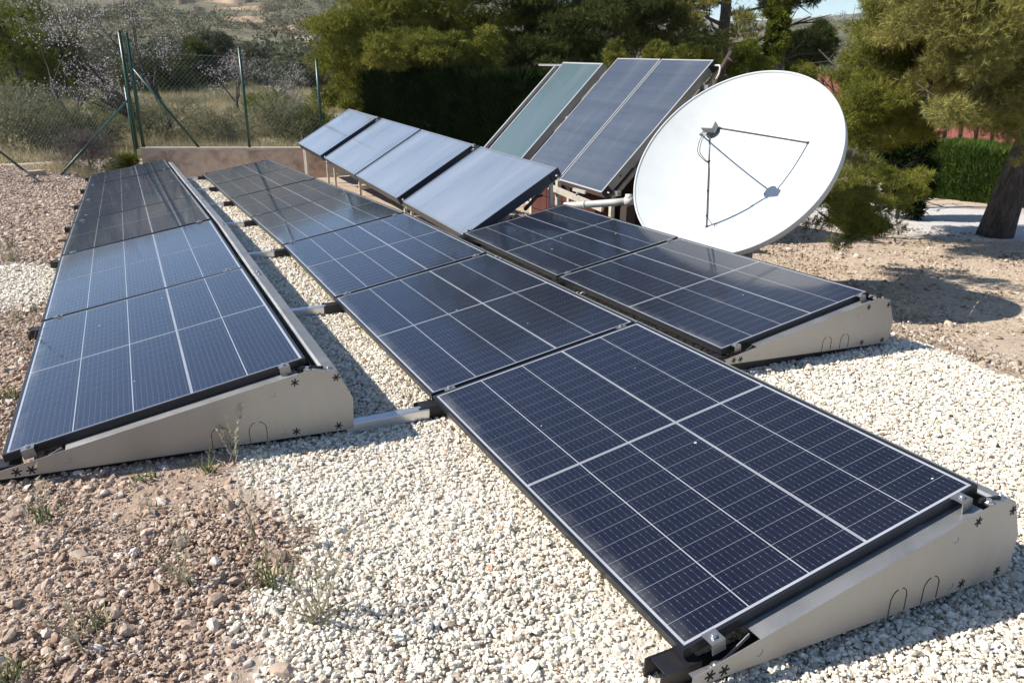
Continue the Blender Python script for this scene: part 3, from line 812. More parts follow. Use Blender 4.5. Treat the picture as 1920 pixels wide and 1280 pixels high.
# dark board wall below, red block footing
pw = empty('board_wall', (4.6, 6.2, -.5), label='weathered dark board wall under the tall collectors behind the dish', cat='wall')
for i in range(17):
    y = 5.55 + i * .25
    MB().box((0, y - 6.2, .0), (.03 + .006 * (i % 3), y - 6.2 + .243, .80 + .02 * (i % 2))).build('board', M['wood_dark'], pw)
for z in (.18, .62): MB().box((-.045, -.65, z), (-.0015, 3.55, z + .07)).build('batten', M['wood_dark'], pw)
MB().bar((-.06, -.66, .50), (-.06, .35, .56), .03, .05).build('pale_batten', M['cream'], pw)
rbk = empty('block_footing', (3.95, 6.7, -.55), label='deep red block footing with shadow darkened into its colour below the tall collectors', cat='footing')
for i in range(4):
    for j in range(3):
        MB().box((0, i * .41 + (j % 2) * .0, j * .205), (.19, i * .41 + .40, j * .205 + .195)).build('block', M['red_brick'], rbk, False, .006)
# white drain pipe lying in front
pp = [at(1058, 386, 7.6), at(1095, 384, 7.55), at(1150, 380, 7.45), at(1178, 377, 7.4)]
b = MB(); b.tube(pp, .034, 12); b.tube([pp[1], np.array(pp[1]) * .96 + np.array(pp[2]) * .04], .041, 12)
pipe = b.build('drain_pipe', M['white_pvc'], None, True)
el = MB(); q0 = np.array(pp[3]); q1 = q0 + (q0 - np.array(pp[2])) * .35
el.tube([q0 * .8 + np.array(pp[2]) * .2, q1], .043, 12); el.tube([q0 + (q1 - q0) * .1, q0 + (q1 - q0) * .1 + np.array([0, 0, .062])], .036, 12)
el.build('elbow', M['white_pvc'], pipe, True)
gp = pp[0]; MB().box((gp[0] - .05, gp[1] - .05, float(ground_z(gp[0], gp[1])) - .05), (gp[0] + .05, gp[1] + .05, gp[2] - .04)).build('support_block', M['red_brick'], pipe)
gp = pp[3]; MB().box((gp[0] - .05, gp[1] - .05, float(ground_z(gp[0], gp[1])) - .05), (gp[0] + .05, gp[1] + .05, gp[2] - .041)).build('support_block', M['wood_dark'], pipe)
tag(pipe, 'white plastic drain pipe with elbow in front of the board wall', 'pipe')

# ------------------------------------------------------------------ satellite dish
DC = Vector((3.463, 3.858, .758)); DN = Vector((-.753, -.238, .613)).normalized()
du = Vector((0, 0, 1)).cross(DN).normalized(); dv = DN.cross(du); DR, DD = .899, .232
dish = empty('satellite_dish', label='large white satellite dish with three-rod feed beside the short panel row', cat='satellite dish')
dm = Matrix((du, dv, DN)).transposed().to_4x4(); dm.translation = DC; dish.matrix_world = dm
def parab(rho): return -DD * (1 - (rho / DR) ** 2)
b = MB(); NR, NA = 26, 128; vs = [(0, 0, parab(0))]; fs = []
for i in range(1, NR + 1):
    rr = (DR - .012) * i / NR
    for k in range(NA):
        t = 2 * math.pi * k / NA; vs.append((rr * math.cos(t), rr * math.sin(t), parab(rr)))
for k in range(NA): fs.append((0, 1 + k, 1 + (k + 1) % NA))
for i in range(NR - 1):
    for k in range(NA):
        a = 1 + i * NA + k; c = 1 + i * NA + (k + 1) % NA; fs.append((a, a + NA, c + NA, c))
b.add(vs, fs); n0 = len(vs)
# back surface
vs2 = [(x, y, z - .012) for x, y, z in vs]; b.add(vs2, [tuple(reversed(f)) for f in fs])
refl = b.build('reflector', M['dish'], dish, True)
# rolled rim with a deep flange behind it
b = MB(); prof = [(DR - .016, parab(DR - .016) - .001), (DR - .010, .004), (DR - .002, .006), (DR + .004, .001), (DR + .004, -.055), (DR - .004, -.056), (DR - .006, -.006), (DR - .016, -.012)]
n = len(prof); vs = []; fs = []
for k in range(NA):
    t = 2 * math.pi * k / NA
    vs += [(p[0] * math.cos(t), p[0] * math.sin(t), p[1]) for p in prof]
for k in range(NA):
    for i in range(n):
        a = k * n + i; c = k * n + (i + 1) % n; d = ((k + 1) % NA) * n
        fs.append((a, d + i, d + (i + 1) % n, c))
b.add(vs, fs).build('rim', M['dish'], refl, True)
FEED = Vector((0, 0, .431))
ATT = [(.506, .306, -.131), (-.035, -.559, -.142), (-.506, .317, -.130)]
hubs = [(.050, .028, .42), (-.004, -.055, .40), (-.05, .03, .42)]
for a, h in zip(ATT, hubs):
    s_ = MB(); s_.tube([a, h], .0075, 8); s_.tube([(a[0], a[1], a[2] - .004), (a[0], a[1], a[2] + .006)], .014, 8)
    s_.build('feed_rod', M['rod'], dish, True)
b = MB(); b.box((-.055, -.035, .440), (.055, .035, .505))
fh = b.build('feed_box', M['lnb'], dish, False, .008)
b = MB(); b.tube([(0, 0, .440), (0, 0, .415)], .036, 16); b.tube([(0, 0, .415), (0, 0, .400)], [.052, .060], 20); b.build('feed_horn', M['rod'], fh, True)
b = MB(); b.bar((.03, .02, .43), (.06, .035, .42), .012, .012); b.bar((-.03, .02, .43), (-.06, .035, .42), .012, .012); b.bar((0, -.03, .43), (0, -.07, .40), .012, .012); b.build('feed_bracket', M['rod'], fh)
a1, h1 = Vector(ATT[1]), Vector(hubs[1])
for off in (.0, .02):
    pts = [Vector((-.03 + off, -.04, .45)), Vector((-.07 + off, -.09, .42)), Vector((-.085 + off, -.16, .36)), Vector((-.05 + off, -.19, .31)), h1.lerp(a1, .28) + Vector((.004, 0, .004))]
    # smooth it
    sm = []
    for i in range(len(pts) - 1):
        for t in np.linspace(0, 1, 5)[:-1]:
            p_0, p_1, p_2, p_3 = pts[max(i - 1, 0)], pts[i], pts[i + 1], pts[min(i + 2, len(pts) - 1)]
            sm.append(.5 * ((2 * p_1) + (p_2 - p_0) * t + (2 * p_0 - 5 * p_1 + 4 * p_2 - p_3) * t * t + (3 * p_1 - p_0 - 3 * p_2 + p_3) * t ** 3))
    sm.append(pts[-1])
    for t in np.linspace(.35, .9, 6): sm.append(h1.lerp(a1, float(t)) + Vector((.008 + off * .2, 0, .006 - .02 * off)))
    if off == 0: sm += [Vector((.02, -.54, -.12)), Vector((.045, -.52, -.145))]
    b = MB(); b.tube(sm, .0032, 6); b.build('feed_cable', M['cable'], dish, True)
for t in (.24, .57, .86):
    b = MB(); p = h1.lerp(a1, t); b.tube([p, h1.lerp(a1, t + .018)], .011, 8); b.build('cable_tie', M['dark_cable'], dish)
for k in range(8):
    t = k * math.pi / 4 + .3; b = MB(); zz = parab(.34); x_, y_ = .34 * math.cos(t), .34 * math.sin(t)
    b.tube([(x_, y_, zz - .002), (x_, y_, zz + .004)], [.009, .007], 8); b.build('bolt_head', M['clamp'], dish)
# mount behind the reflector down to a post
pin = dm.inverted()
back = Vector((0, 0, -DD - .02)); wb = dm @ back
foot = Vector((wb.x + .20, wb.y + .06, float(ground_z(wb.x + .2, wb.y + .06)) - .05))
b = MB(); b.tube([pin @ foot, pin @ Vector((foot.x, foot.y, wb.z - .05))], .057, 14); b.build('mast', M['case_tall'], dish, True)
b = MB(); b.box((-.16, -.16, -DD - .035), (.16, .16, -DD - .015)); b.bar((0, .0, -DD - .03), pin @ Vector((foot.x, foot.y, wb.z - .05)), .10, .12); b.build('mount_bracket', M['case_tall'], dish)
b = MB(); b.box((foot.x - .3, foot.y - .3, foot.z - .1), (foot.x + .3, foot.y + .3, foot.z + .10)); me_ = b.mesh('base_block'); me_.transform(pin); obj_from('base_block', me_, M['cream'], dish)

# ------------------------------------------------------------------ boundary wall and chain-link fence
W0 = at(263, 277, 16.2); W1 = at(567, 290, 15.3); W1[2] = W0[2]; W2 = W1 + (W1 - W0) * .6
m, nt, bs = new_mat('stained_render'); M['wallc'] = m
a_ = noise(nt, 1.6, 6, .7, pos(nt), .8); b_ = noise(nt, 9, 5, .65, pos(nt))
c_ = ramp(nt, a_, [(.36, (.33, .225, .165)), (.5, (.52, .385, .285)), (.68, (.60, .46, .35))])
nt.links.new(mix(nt, .5, c_, ramp(nt, b_, [(.3, (.62, .58, .54)), (.6, (1, 1, 1))]), 'MULTIPLY'), bs.inputs['Base Color']); bs.inputs['Roughness'].default_value = .95
bump(nt, b_, bs, .5, .02)
M['wallcap'] = plain('wall_capping', (.46, .38, .30), .9, 0, .15, 5, .2)
wl = empty('boundary_wall', tuple(W0), label='low stained concrete wall under the wire fence', cat='wall')
prev = None
for i, (A, B) in enumerate(((W0, W1), (W1, W2))):
    A = np.array(A); B = np.array(B); d = B - A; nrm = np.array([-d[1], d[0], 0]); nrm /= np.linalg.norm(nrm)
    base = W0[2] - 1.0
    t = .20
    q = [A, B, B + nrm * t, A + nrm * t]
    vs = [np.array([p[0], p[1], base]) - W0 for p in q] + [p - W0 - np.array([0, 0, .05]) for p in q]
    MB().add(vs, [(3, 2, 1, 0), (4, 5, 6, 7), (0, 1, 5, 4), (1, 2, 6, 5), (2, 3, 7, 6), (3, 0, 4, 7)]).build('wall_section', M['wallc'], wl)
    e_ = nrm * .015
    q = [A - e_, B - e_, B + nrm * t + e_, A + nrm * t + e_]
    vs = [p - W0 - np.array([0, 0, .048]) for p in q] + [p - W0 for p in q]
    MB().add(vs, [(3, 2, 1, 0), (4, 5, 6, 7), (0, 1, 5, 4), (1, 2, 6, 5), (2, 3, 7, 6), (3, 0, 4, 7)]).build('capping', M['wallcap'], wl)

def chain_link(name, A, B, hA, hB, parent, cell=.085, r=.0016):
    """diamond mesh between two bottom points with heights hA, hB"""
    A = np.array(A, float); B = np.array(B, float); L = np.linalg.norm(B - A)
    b = MB(); H = max(hA, hB)
    def P(s, t): 
        s_ = s / L; return A + (B - A) * s_ + np.array([0, 0, t * (hA + (hB - hA) * s_)])
    kx = H / 1.0
    n = int((L + kx) / cell) + 1
    for sg in (1, -1):
        for i in range(-1, n + 1):
            s0 = i * cell - (kx if sg > 0 else 0); s1 = s0 + kx
            t0, t1 = (0., 1.) if sg > 0 else (1., 0.)
            a, c = max(s0, 0), min(s1, L)
            if c - a < .03: continue
            ta = t0 + (t1 - t0) * (a - s0) / kx; tc = t0 + (t1 - t0) * (c - s0) / kx
            b.tube([P(a, ta), P(c, tc)], r, 3, False)
    for t in (.02, .5, .985): b.tube([P(0, t), P(L, t)], r * 1.2, 3, False)
    return b.build(name, M['wire'], parent)

def post(parent, base, h, r=.026, cap=True):
    b = MB(); b.tube([base, np.array(base) + np.array([0, 0, h])], r, 12); b.tube([np.array(base) + np.array([0, 0, h]), np.array(base) + np.array([0, 0, h + .02])], [r * 1.15, r * .7], 12)
    return b.build('post', M['green_paint'], parent, True)
fw = empty('wire_fence', label='green chain-link fence standing on the low wall', cat='fence')
F0 = np.array(W0) + np.array([.06, .10, -.03]); FD = np.array(W1) - np.array(W0); F1 = F0 + FD * .66; F2 = F0 + FD * 1.12; F3 = F0 + FD * 1.58
post(fw, F0, 2.0, .032); post(fw, F0 + np.array([-.11, .03, 0]), 2.04, .03); post(fw, F1, 1.78); post(fw, F2, 1.58)
b = MB(); b.tube([F0 + np.array([0, 0, 1.45]), F0 + (F1 - F0) * .52 + np.array([0, 0, .02])], .022, 10); b.build('brace', M['green_paint'], fw, True)
for a, c, h_a, h_c in ((F0, F1, 1.70, 1.62), (F1, F2, 1.62, 1.5)): chain_link('wire_mesh', a + np.array([0, 0, .02]), c + np.array([0, 0, .02]), h_a, h_c, fw)
gf = empty('gate_side_fence', label='green chain-link fence with two slanting braces over the soil', cat='fence')
G0 = on_ground(257, 304); G1 = G0 + np.array([-2.6, -3.45, 0]); G1[2] = float(ground_z(G1[0], G1[1]))
post(gf, G0 - np.array([0, 0, .1]), 1.56, .03); post(gf, G1 - np.array([0, 0, .1]), 1.62, .03)
bb1 = on_ground(110, 329); bb2 = on_ground(47, 323)
b = MB(); b.tube([G0 + np.array([0, 0, 1.20]), bb1 - np.array([0, 0, .03])], .021, 10); b.build('brace', M['green_paint'], gf, True)
b = MB(); b.tube([G1 + np.array([0, 0, 1.2]), bb2 - np.array([0, 0, -.02])], .021, 10); b.build('brace', M['green_paint'], gf, True)
chain_link('wire_mesh', G0, G1, 1.42, 1.42, gf)
b = MB(); b.box((-.14, -.10, -.05), (.14, .10, .09)); o = b.build('concrete_block', M['rock'], None, False, .015); o.location = on_ground(66, 330); o.rotation_euler.z = .5
tag(o, 'rough concrete block at the foot of the fence brace', 'block')

# ------------------------------------------------------------------ vegetation builders
def grow_limbs(base, h, r0, n, spread, lean=(0, 0), up=.35, z0=.35):
    """trunk polyline and limbs; returns MB and the limb tips with the directions"""
    b = MB(); base = np.array(base, float)
    pts = []; k = 7
    for i in range(k):
        t = i / (k - 1)
        pts.append(base + np.array([lean[0] * t + .04 * h * math.sin(t * 5 + base[0]) * t, lean[1] * t + .03 * h * math.cos(t * 4 + base[1]) * t, h * t]))
    pts[0] = pts[0] - np.array([0, 0, .15])
    b.tube(pts, [r0 * (1.25 if i == 0 else 1 - .72 * i / (k - 1)) for i in range(k)], 10)
    tips = []
    for i in range(n):
        t = z0 + (1 - z0) * (i + .5) / n; j = min(int(t * (k - 1)), k - 2); f = t * (k - 1) - j
        p = pts[j] * (1 - f) + pts[j + 1] * f
        a = i * 2.4 + rng.uniform(-.5, .5); L = spread * (1.05 - .55 * t) * rng.uniform(.7, 1.15)
        d = np.array([math.cos(a), math.sin(a), up + rng.uniform(-.25, .3)])
        q1 = p + d * L * .5 + rng.normal(0, .05 * L, 3); q2 = p + d * L + np.array([0, 0, .06 * L]) + rng.normal(0, .08 * L, 3)
        r = r0 * .36 * (1.1 - t)
        b.tube([p, q1, q2], [r, r * .65, r * .25], 6)
        tips.append((q1, q2, L))
        for s in range(3):
            f2 = rng.uniform(.35, .9); o_ = q1 * (1 - f2) + q2 * f2
            e_ = o_ + unit(d + rng.normal(0, .7, 3)) * L * rng.uniform(.25, .45)
            b.tube([o_, e_], [r * .4, r * .12], 5); tips.append((o_, e_, L * .5))
    return b, tips

def tufts(centers, rad, n_each, L, Wd, per, spread, up=.5, shell=.45):
    """needle tufts through ellipsoid clumps: centers (k,3), rad (k,3)"""
    centers = np.asarray(centers); rad = np.asarray(rad); k = len(centers)
    idx = np.repeat(np.arange(k), n_each); n = len(idx)
    d = unit(rng.normal(size=(n, 3))); r = rng.uniform(shell ** 3, 1, n) ** (1 / 3)
    r = r * (1 + .18 * np.sin(d[:, 0] * 5 + idx) * np.cos(d[:, 1] * 6 + idx * 2))
    P = centers[idx] + d * r[:, None] * rad[idx]
    D = d * .8 + np.array([0, 0, up])
    tri, j = blades(P, D + rng.normal(0, .45, (n, 3)), L, Wd, per, spread, 0, L * .9)
    hue = rng.uniform(0, 1, k)[idx] * .55 + rng.uniform(0, 1, n) * .35 + np.clip(r - .4, 0, .6) * .25  # random tone, plus inner shade and lighter outside put into the tint
    return tri, np.clip(hue, 0, 1)[j]

def tree(name, base, h, r0, label, clumps, mat, group=None, limbs=(12, 2.5, .35, .35), lean=(0, 0), L=.13, Wd=.012, per=7, n_each=200, spread=.55, bark='bark', shell=.45, extra=None, cat='tree', up=.5):
    base = np.array(base, float)
    e = empty(name, tuple(base), label=label, cat=cat, group=group)
    b, tips = grow_limbs((0, 0, 0), h, r0, limbs[0], limbs[1], lean, limbs[2], limbs[3])
    if extra: extra(b)
    b.build('trunk', M[bark], e, True)
    C_, R_ = [], []
    if clumps == 'auto':
        for q1, q2, l_ in tips:
            C_.append(q2); s = max(.28, l_ * .30) * rng.uniform(.75, 1.2); R_.append((s * 1.15, s * 1.15, s * .7))
            if l_ > 1.0:
                C_.append((q1 + q2) / 2 + rng.normal(0, .12 * l_, 3)); R_.append((s * .9, s * .9, s * .6))
    else:
        for c, r in clumps: C_.append(np.array(c) - base); R_.append(r)
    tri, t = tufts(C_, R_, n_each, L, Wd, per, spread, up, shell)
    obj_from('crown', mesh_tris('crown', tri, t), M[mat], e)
    return e

def clump_cloud(boxes, n, smin, smax, dist):
    """clumps inside picture boxes (x0,y0,x1,y1) at distances near dist: real positions in depth"""
    out = []
    A = np.array([(b[2] - b[0]) * (b[3] - b[1]) for b in boxes], float); A /= A.sum()
    for i in range(n):
        b = boxes[rng.choice(len(boxes), p=A)]
        dd = dist + rng.normal(0, (dist * .07)) if np.isscalar(dist) else rng.uniform(*dist)
        c = at(rng.uniform(b[0], b[2]), rng.uniform(b[1], b[3]), dd)
        s = rng.uniform(smin, smax)
        out.append((c, (s * 1.2, s * 1.2, s * .75)))
    return out

def bough_cloud(boxes, nb, pads, s0, s1, dist, reach, droop=.1):
    """boughs inside picture boxes, each a spray of flat compact needle pads with gaps between boughs"""
    out = []; A = np.array([(b[2] - b[0]) * (b[3] - b[1]) for b in boxes], float); A /= A.sum()
    for i in range(nb):
        b = boxes[rng.choice(len(boxes), p=A)]
        c = at(rng.uniform(b[0], b[2]), rng.uniform(b[1], b[3]), rng.uniform(*dist))
        ax = unit(np.array([rng.normal(), rng.normal(), rng.normal() * .25 - droop]))
        for k in range(pads):
            t = rng.uniform(-1, 1); s = rng.uniform(s0, s1) * (1 - .35 * abs(t)); e_ = rng.uniform(.75, 1.9)
            out.append((c + ax * t * reach + rng.normal(0, reach * .26, 3) * np.array([1, 1, .6]), (s * e_, s * (2.5 - e_), s * .42)))
    return out
def crown_pads(base, off, z0, z1, rad, n, s0, s1):
    out = []
    for i in range(n):
        a = rng.uniform(0, 6.28); z = rng.uniform(z0, z1); t = (z - z0) / (z1 - z0)
        rr = rad * math.sqrt(rng.uniform(0, 1)) * math.sqrt(max(.1, 1 - (1.6 * t - .6) ** 2 * .9)); s = rng.uniform(s0, s1)
        out.append((np.array([base[0] + off[0] + math.cos(a) * rr, base[1] + off[1] + math.sin(a) * rr, base[2] + z]), (s * 1.25, s * 1.25, s * .6)))
    return out

# --- the big pine grove behind the collectors
gA = np.array([7.6, 20.2, 0]); gA[2] = float(ground_z(gA[0], gA[1]))
cl = bough_cloud([(640, -40, 800, 90), (620, 80, 800, 140), (635, 130, 710, 195)], 46, 5, .22, .42, (18.6, 21.5), .55)
cl += bough_cloud([(800, -60, 990, 100), (770, 70, 920, 120), (900, 90, 1010, 165), (940, 150, 975, 180)], 34, 5, .22, .42, (18.8, 22.0), .6)
cl += bough_cloud([(730, 85, 930, 112)], 9, 6, .14, .26, (16.4, 17.6), .6)
cl += crown_pads(gA, (0, 0), 4.6, 10.2, 3.1, 150, .4, .8)
NEAR = dict(L=.065, Wd=.0052, per=9, up=.3); FARP = dict(L=.12, Wd=.015, per=9, up=.3)
tree('pine_tree', gA, 8.4, .26, 'broad yellow-green pine behind the low collectors, branches down to the hedge', cl, 'pine', 'pines behind the collectors', (16, 3.0, .2, .25), n_each=75, shell=.2, **FARP)
gB = np.array([10.6, 18.6, 0]); gB[2] = float(ground_z(gB[0], gB[1]))
cl = bough_cloud([(980, -60, 1180, 50), (1000, 20, 1110, 110), (1120, 5, 1250, 60), (1150, -40, 1330, 30), (960, 90, 1120, 140), (1100, 60, 1320, 105)], 76, 5, .22, .42, (18.0, 22.5), .6)
cl += crown_pads(gB, (.4, .3), 4.2, 10.6, 3.6, 170, .4, .8)
tree('pine_tree', gB, 8.8, .30, 'dark pine rising behind the tall collectors', cl, 'pine_dark', 'pines behind the collectors', (14, 3.4, .15, .3), n_each=75, shell=.2, **FARP)
gC = np.array([14.6, 17.2, 0]); gC[2] = float(ground_z(gC[0], gC[1]))
cl = bough_cloud([(1250, -30, 1400, 50), (1280, 40, 1420, 80), (1180, 30, 1300, 70)], 16, 4, .14, .28, (19, 22), .6)
cl += crown_pads(gC, (0, 0), 5.2, 9.4, 2.6, 60, .3, .6)
tree('pine_tree', gC, 7.6, .24, 'grey-green sparse pine with bare twigs between the dark pine and the sky gap', cl, 'pine_pale', 'pines behind the collectors', (20, 3.2, .1, .3), L=.11, Wd=.016, per=7, n_each=50, shell=.2)
gD = np.array([15.9, 16.2, 0]); gD[2] = float(ground_z(gD[0], gD[1]))
cl = bough_cloud([(1400, -40, 1500, 6), (1450, -10, 1530, 14)], 9, 5, .10, .20, (21.5, 23), .55)
cl += crown_pads(gD, (.4, .5), 6.4, 9.6, 2.2, 34, .3, .6)
tree('pine_tree', gD, 8.2, .16, 'pine whose dark bough hangs across the patch of sky', cl, 'pine_dark', 'pines behind the collectors', (9, 2.4, .15, .68), L=.11, Wd=.015, per=7, n_each=50, shell=.2)

# --- right-hand pines
gE = on_ground(1862, 442)
def boughs(b):
    for px, py, dd in ((1800, 120, 8.8), (1720, 180, 9.2), (1880, 60, 8.5), (1690, 70, 10.2), (1780, 200, 8.6), (1840, 160, 8.4), (1750, 40, 9.6)):
        tip = at(px, py, dd) - gE; st_ = np.array([.35, -.45, 2.5]) + rng.normal(0, .1, 3)
        mid = (tip + st_) / 2 + np.array([0, 0, .25]); b.tube([st_, mid, tip], [.06, .035, .012], 6)
        for k in range(5):
            o_ = mid + (tip - mid) * rng.uniform(0, 1); b.tube([o_, o_ + rng.normal(0, .28, 3)], [.012, .004], 4)
cl = bough_cloud([(1745, 60, 1935, 190), (1680, -40, 1935, 60), (1770, 170, 1935, 235), (1870, 225, 1945, 265)], 58, 6, .12, .24, (8.2, 10.6), .34, .25)
cl += crown_pads(gE, (.5, -.4), 2.6, 6.0, 2.4, 110, .25, .5)
tree('pine_tree', gE, 5.2, .185, 'leaning pine with thick bark trunk and drooping yellow-green boughs beside the clipped hedge', cl, 'pine_pale', 'garden pines', (10, 2.0, .05, .55), (.42, -.55), n_each=95, shell=.1, extra=boughs, **NEAR)
gF = on_ground(1665, 405); gF = gF + np.array([.2, .9, 0]); gF[2] = float(ground_z(gF[0], gF[1]))
cl = bough_cloud([(1660, 20, 1745, 110), (1625, 85, 1730, 200), (1620, 170, 1690, 265), (1670, -30, 1770, 40), (1598, 190, 1640, 250)], 66, 6, .11, .22, (9.6, 11.6), .32, .0)
tree('pine_tree', gF, 3.6, .11, 'upright young pine rising just behind the dish rim', cl, 'pine', 'garden pines', (14, 1.2, .3, .2), n_each=95, shell=.1, **NEAR)
gG = on_ground(1592, 446)
cl = bough_cloud([(1585, 300, 1680, 350), (1565, 335, 1690, 385), (1555, 370, 1690, 425), (1630, 285, 1675, 320), (1540, 400, 1640, 432)], 30, 5, .04, .10, (7.4, 8.8), .26, .0)
def stems(b):
    for k in range(9):
        a = rng.uniform(0, 6.28); e_ = np.array([math.cos(a) * rng.uniform(.3, .6), math.sin(a) * rng.uniform(.3, .6), rng.uniform(.25, .9)])
        b.tube([(0, 0, .02), e_ * np.array([.5, .5, .6]), e_], [.022, .014, .005], 5)
tree('young_pine', gG, 1.15, .05, 'low bushy pine sapling on the soil beside the dish', cl, 'pine', 'garden pines', (18, .8, .3, .08), n_each=42, shell=.1, L=.055, Wd=.0045, per=9, up=.3, extra=stems)

# --- shrubs and columnar trees around the far garden
def bush(name, px, py, dd, rx, rz, mat, label, cat='shrub', n=26, group=None, L=.08, Wd=.013, per=7, n_each=60, smooth_up=.6):
    c = at(px, py, dd); g = float(ground_z(c[0], c[1]))
    base = np.array([c[0], c[1], g])
    cl = []
    top = c[2] + rz; low = max(g + .05, c[2] - rz)
    lob = rng.uniform(.65, 1.25, 6)
    for i in range(int(n * 2)):
        a = rng.uniform(0, 6.28); t = rng.uniform(0, 1) ** .8; z = low + (top - low) * t * lob[(int(a) + 3) % 6] ** .5
        rr = rx * 1.1 * math.sqrt(max(.06, 1 - (2 * t - .85) ** 2 * .85)) * rng.uniform(.2, 1) ** .5 * lob[int(a) % 6]; s = rx * rng.uniform(.12, .27); e_ = rng.uniform(.7, 1.5)
        cl.append((np.array([c[0] + rr * math.cos(a), c[1] + rr * math.sin(a), z - s * .4]), (s * e_, s * (2.2 - e_), s * .6)))
    return tree(name, base, max(.3, top - g - .15), max(.03, rx * .07), label, cl, mat, group, (8, rx * .8, .5, .15), L=L, Wd=Wd, per=per, n_each=n_each, cat=cat, up=smooth_up, bark='bark')
bush('garden_shrub', 1400, 122, 19.0, .55, .45, 'bright', 'rounded yellow-green shrub between the tall collectors and the ivy-clad trunk', n=34)
bush('garden_shrub', 1152, 105, 16.0, .20, .24, 'pine', 'small bright shrub peeping over the gap between green and ribbed collectors', n=18)
bush('garden_shrub', 1232, 98, 17.0, .26, .16, 'pine', 'small bright shrub above the joint of the two ribbed collectors', n=18)
bush('garden_shrub', 1300, 104, 18.0, .5, .14, 'pine', 'olive-green shrub above the top corner of the ribbed collector', n=20)
bush('garden_shrub', 1498, 134, 20.0, .42, .16, 'pine', 'low ochre-green shrub in front of the far red roof', n=22)
bush('ivy_column', 1455, 60, 20.0, .22, 1.5, 'bright', 'ivy-clad trunk rising into the sky beside the windswept conifer', 'tree', n=40, L=.09, Wd=.035, n_each=80)
bush('windswept_conifer', 1505, 96, 27.0, .62, .36, 'pine_dark', 'windswept dark conifer in front of the far hillside', 'tree', n=34, L=.22, Wd=.03)
bush('windswept_conifer', 1537, 84, 33.0, .45, .6, 'pine_dark', 'slim dark conifer leaning against the skyline', 'tree', n=18, L=.22, Wd=.03)

bush('cypress_bush', 1697, 318, 13.0, .30, .62, 'cypress_shaded', 'black-green shaded bush between the pine sapling and the clipped hedge', 'shrub', n=30, L=.12, Wd=.02)

# --- clipped cypress hedges: upright sprays over a solid core
def hedge(name, A, B, h, th, label, n, mat='cypress', L=.16, Wd=.03, zoff=0.0):
    A = np.array(A, float); B = np.array(B, float); d = B - A; Lg = np.hypot(d[0], d[1]); d = d / np.linalg.norm(d); nr = np.array([-d[1], d[0], 0]); nr /= np.linalg.norm(nr)
    e = empty(name, tuple(A), label=label, cat='hedge')
    s = rng.uniform(0, Lg, n); face = rng.choice(4, n, p=[.38, .38, .12, .12]); z = rng.uniform(0, 1, n); w = rng.uniform(-1, 1, n)
    bulge = .06 * np.sin(s * 2.2) + .05 * np.sin(s * 5.1 + z * 4)
    off = np.where(face == 0, th / 2 + bulge, np.where(face == 1, -th / 2 - bulge, w * th / 2))
    z = np.where(face == 2, 1.0, z); s = np.where(face == 3, np.where(w > 0, 0, Lg), s); off = np.where(face == 3, rng.uniform(-th / 2, th / 2, n), off)
    base = A + d * s[:, None] + nr * off[:, None]
    g = ground_z(base[:, 0], base[:, 1])
    top = A[2] + d[2] * s + h + .04 * np.sin(s * 3.1)
    P = np.column_stack([base[:, 0], base[:, 1], g + (top - g) * z]) 
    out = nr * np.where(face == 0, 1, np.where(face == 1, -1, 0))[:, None] + d * np.where(face == 3, np.where(w > 0, -1, 1), 0)[:, None]
    D = out * .45 + np.array([0, 0, 1.0])
    tri, j = blades(P - A, D, L, Wd, 5, .35, .02)
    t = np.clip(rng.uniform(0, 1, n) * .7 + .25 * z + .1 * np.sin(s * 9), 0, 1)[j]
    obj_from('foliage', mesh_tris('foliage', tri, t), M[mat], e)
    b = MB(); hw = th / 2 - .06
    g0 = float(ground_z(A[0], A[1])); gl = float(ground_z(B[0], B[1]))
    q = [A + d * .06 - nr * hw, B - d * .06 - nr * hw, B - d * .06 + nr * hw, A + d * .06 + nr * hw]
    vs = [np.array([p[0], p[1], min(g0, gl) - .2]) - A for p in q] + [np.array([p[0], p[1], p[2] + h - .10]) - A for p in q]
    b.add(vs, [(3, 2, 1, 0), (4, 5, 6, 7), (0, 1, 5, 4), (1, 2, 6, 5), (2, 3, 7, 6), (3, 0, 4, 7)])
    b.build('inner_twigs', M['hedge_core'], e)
    return e
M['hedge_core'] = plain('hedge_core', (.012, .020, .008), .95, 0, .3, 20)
ha = at(722, 245, 18.2); hb_ = at(1010, 262, 15.4)
ha[2] = float(ground_z(ha[0], ha[1])); hb_[2] = float(ground_z(hb_[0], hb_[1]))
hedge('cypress_hedge', ha, hb_, 2.05, 1.1, 'tall dark cypress hedge in shade behind the low collectors', 9000, 'cypress_shaded', L=.2, Wd=.035)
bush('cypress_tree', 700, 190, 18.5, .42, 1.0, 'pine', 'narrow sunlit cypress at the end of the dark hedge', 'tree', n=40, L=.2, Wd=.03, smooth_up=1.4)
hc = on_ground(1722, 368); hd = on_ground(1935, 392)
h1_ = hc.copy(); h2_ = hc + (hd - hc) * 1.6
h1_[2] = float(ground_z(h1_[0], h1_[1])); h2_[2] = float(ground_z(h2_[0], h2_[1]))
hh = abs((at(1722, 262, np.linalg.norm(hc - CP)))[2] - h1_[2])
dirh = unit(h2_ - h1_); nrh = np.array([-dirh[1], dirh[0], 0])
if np.dot(nrh, hc - CP) < 0: nrh = -nrh
hedge('cypress_hedge', h1_ - dirh * .25 + nrh * .5, h2_ + nrh * .5, hh - .12, .9, 'clipped bright green cypress hedge beyond the white gravel drive', 15000, L=.12, Wd=.02)

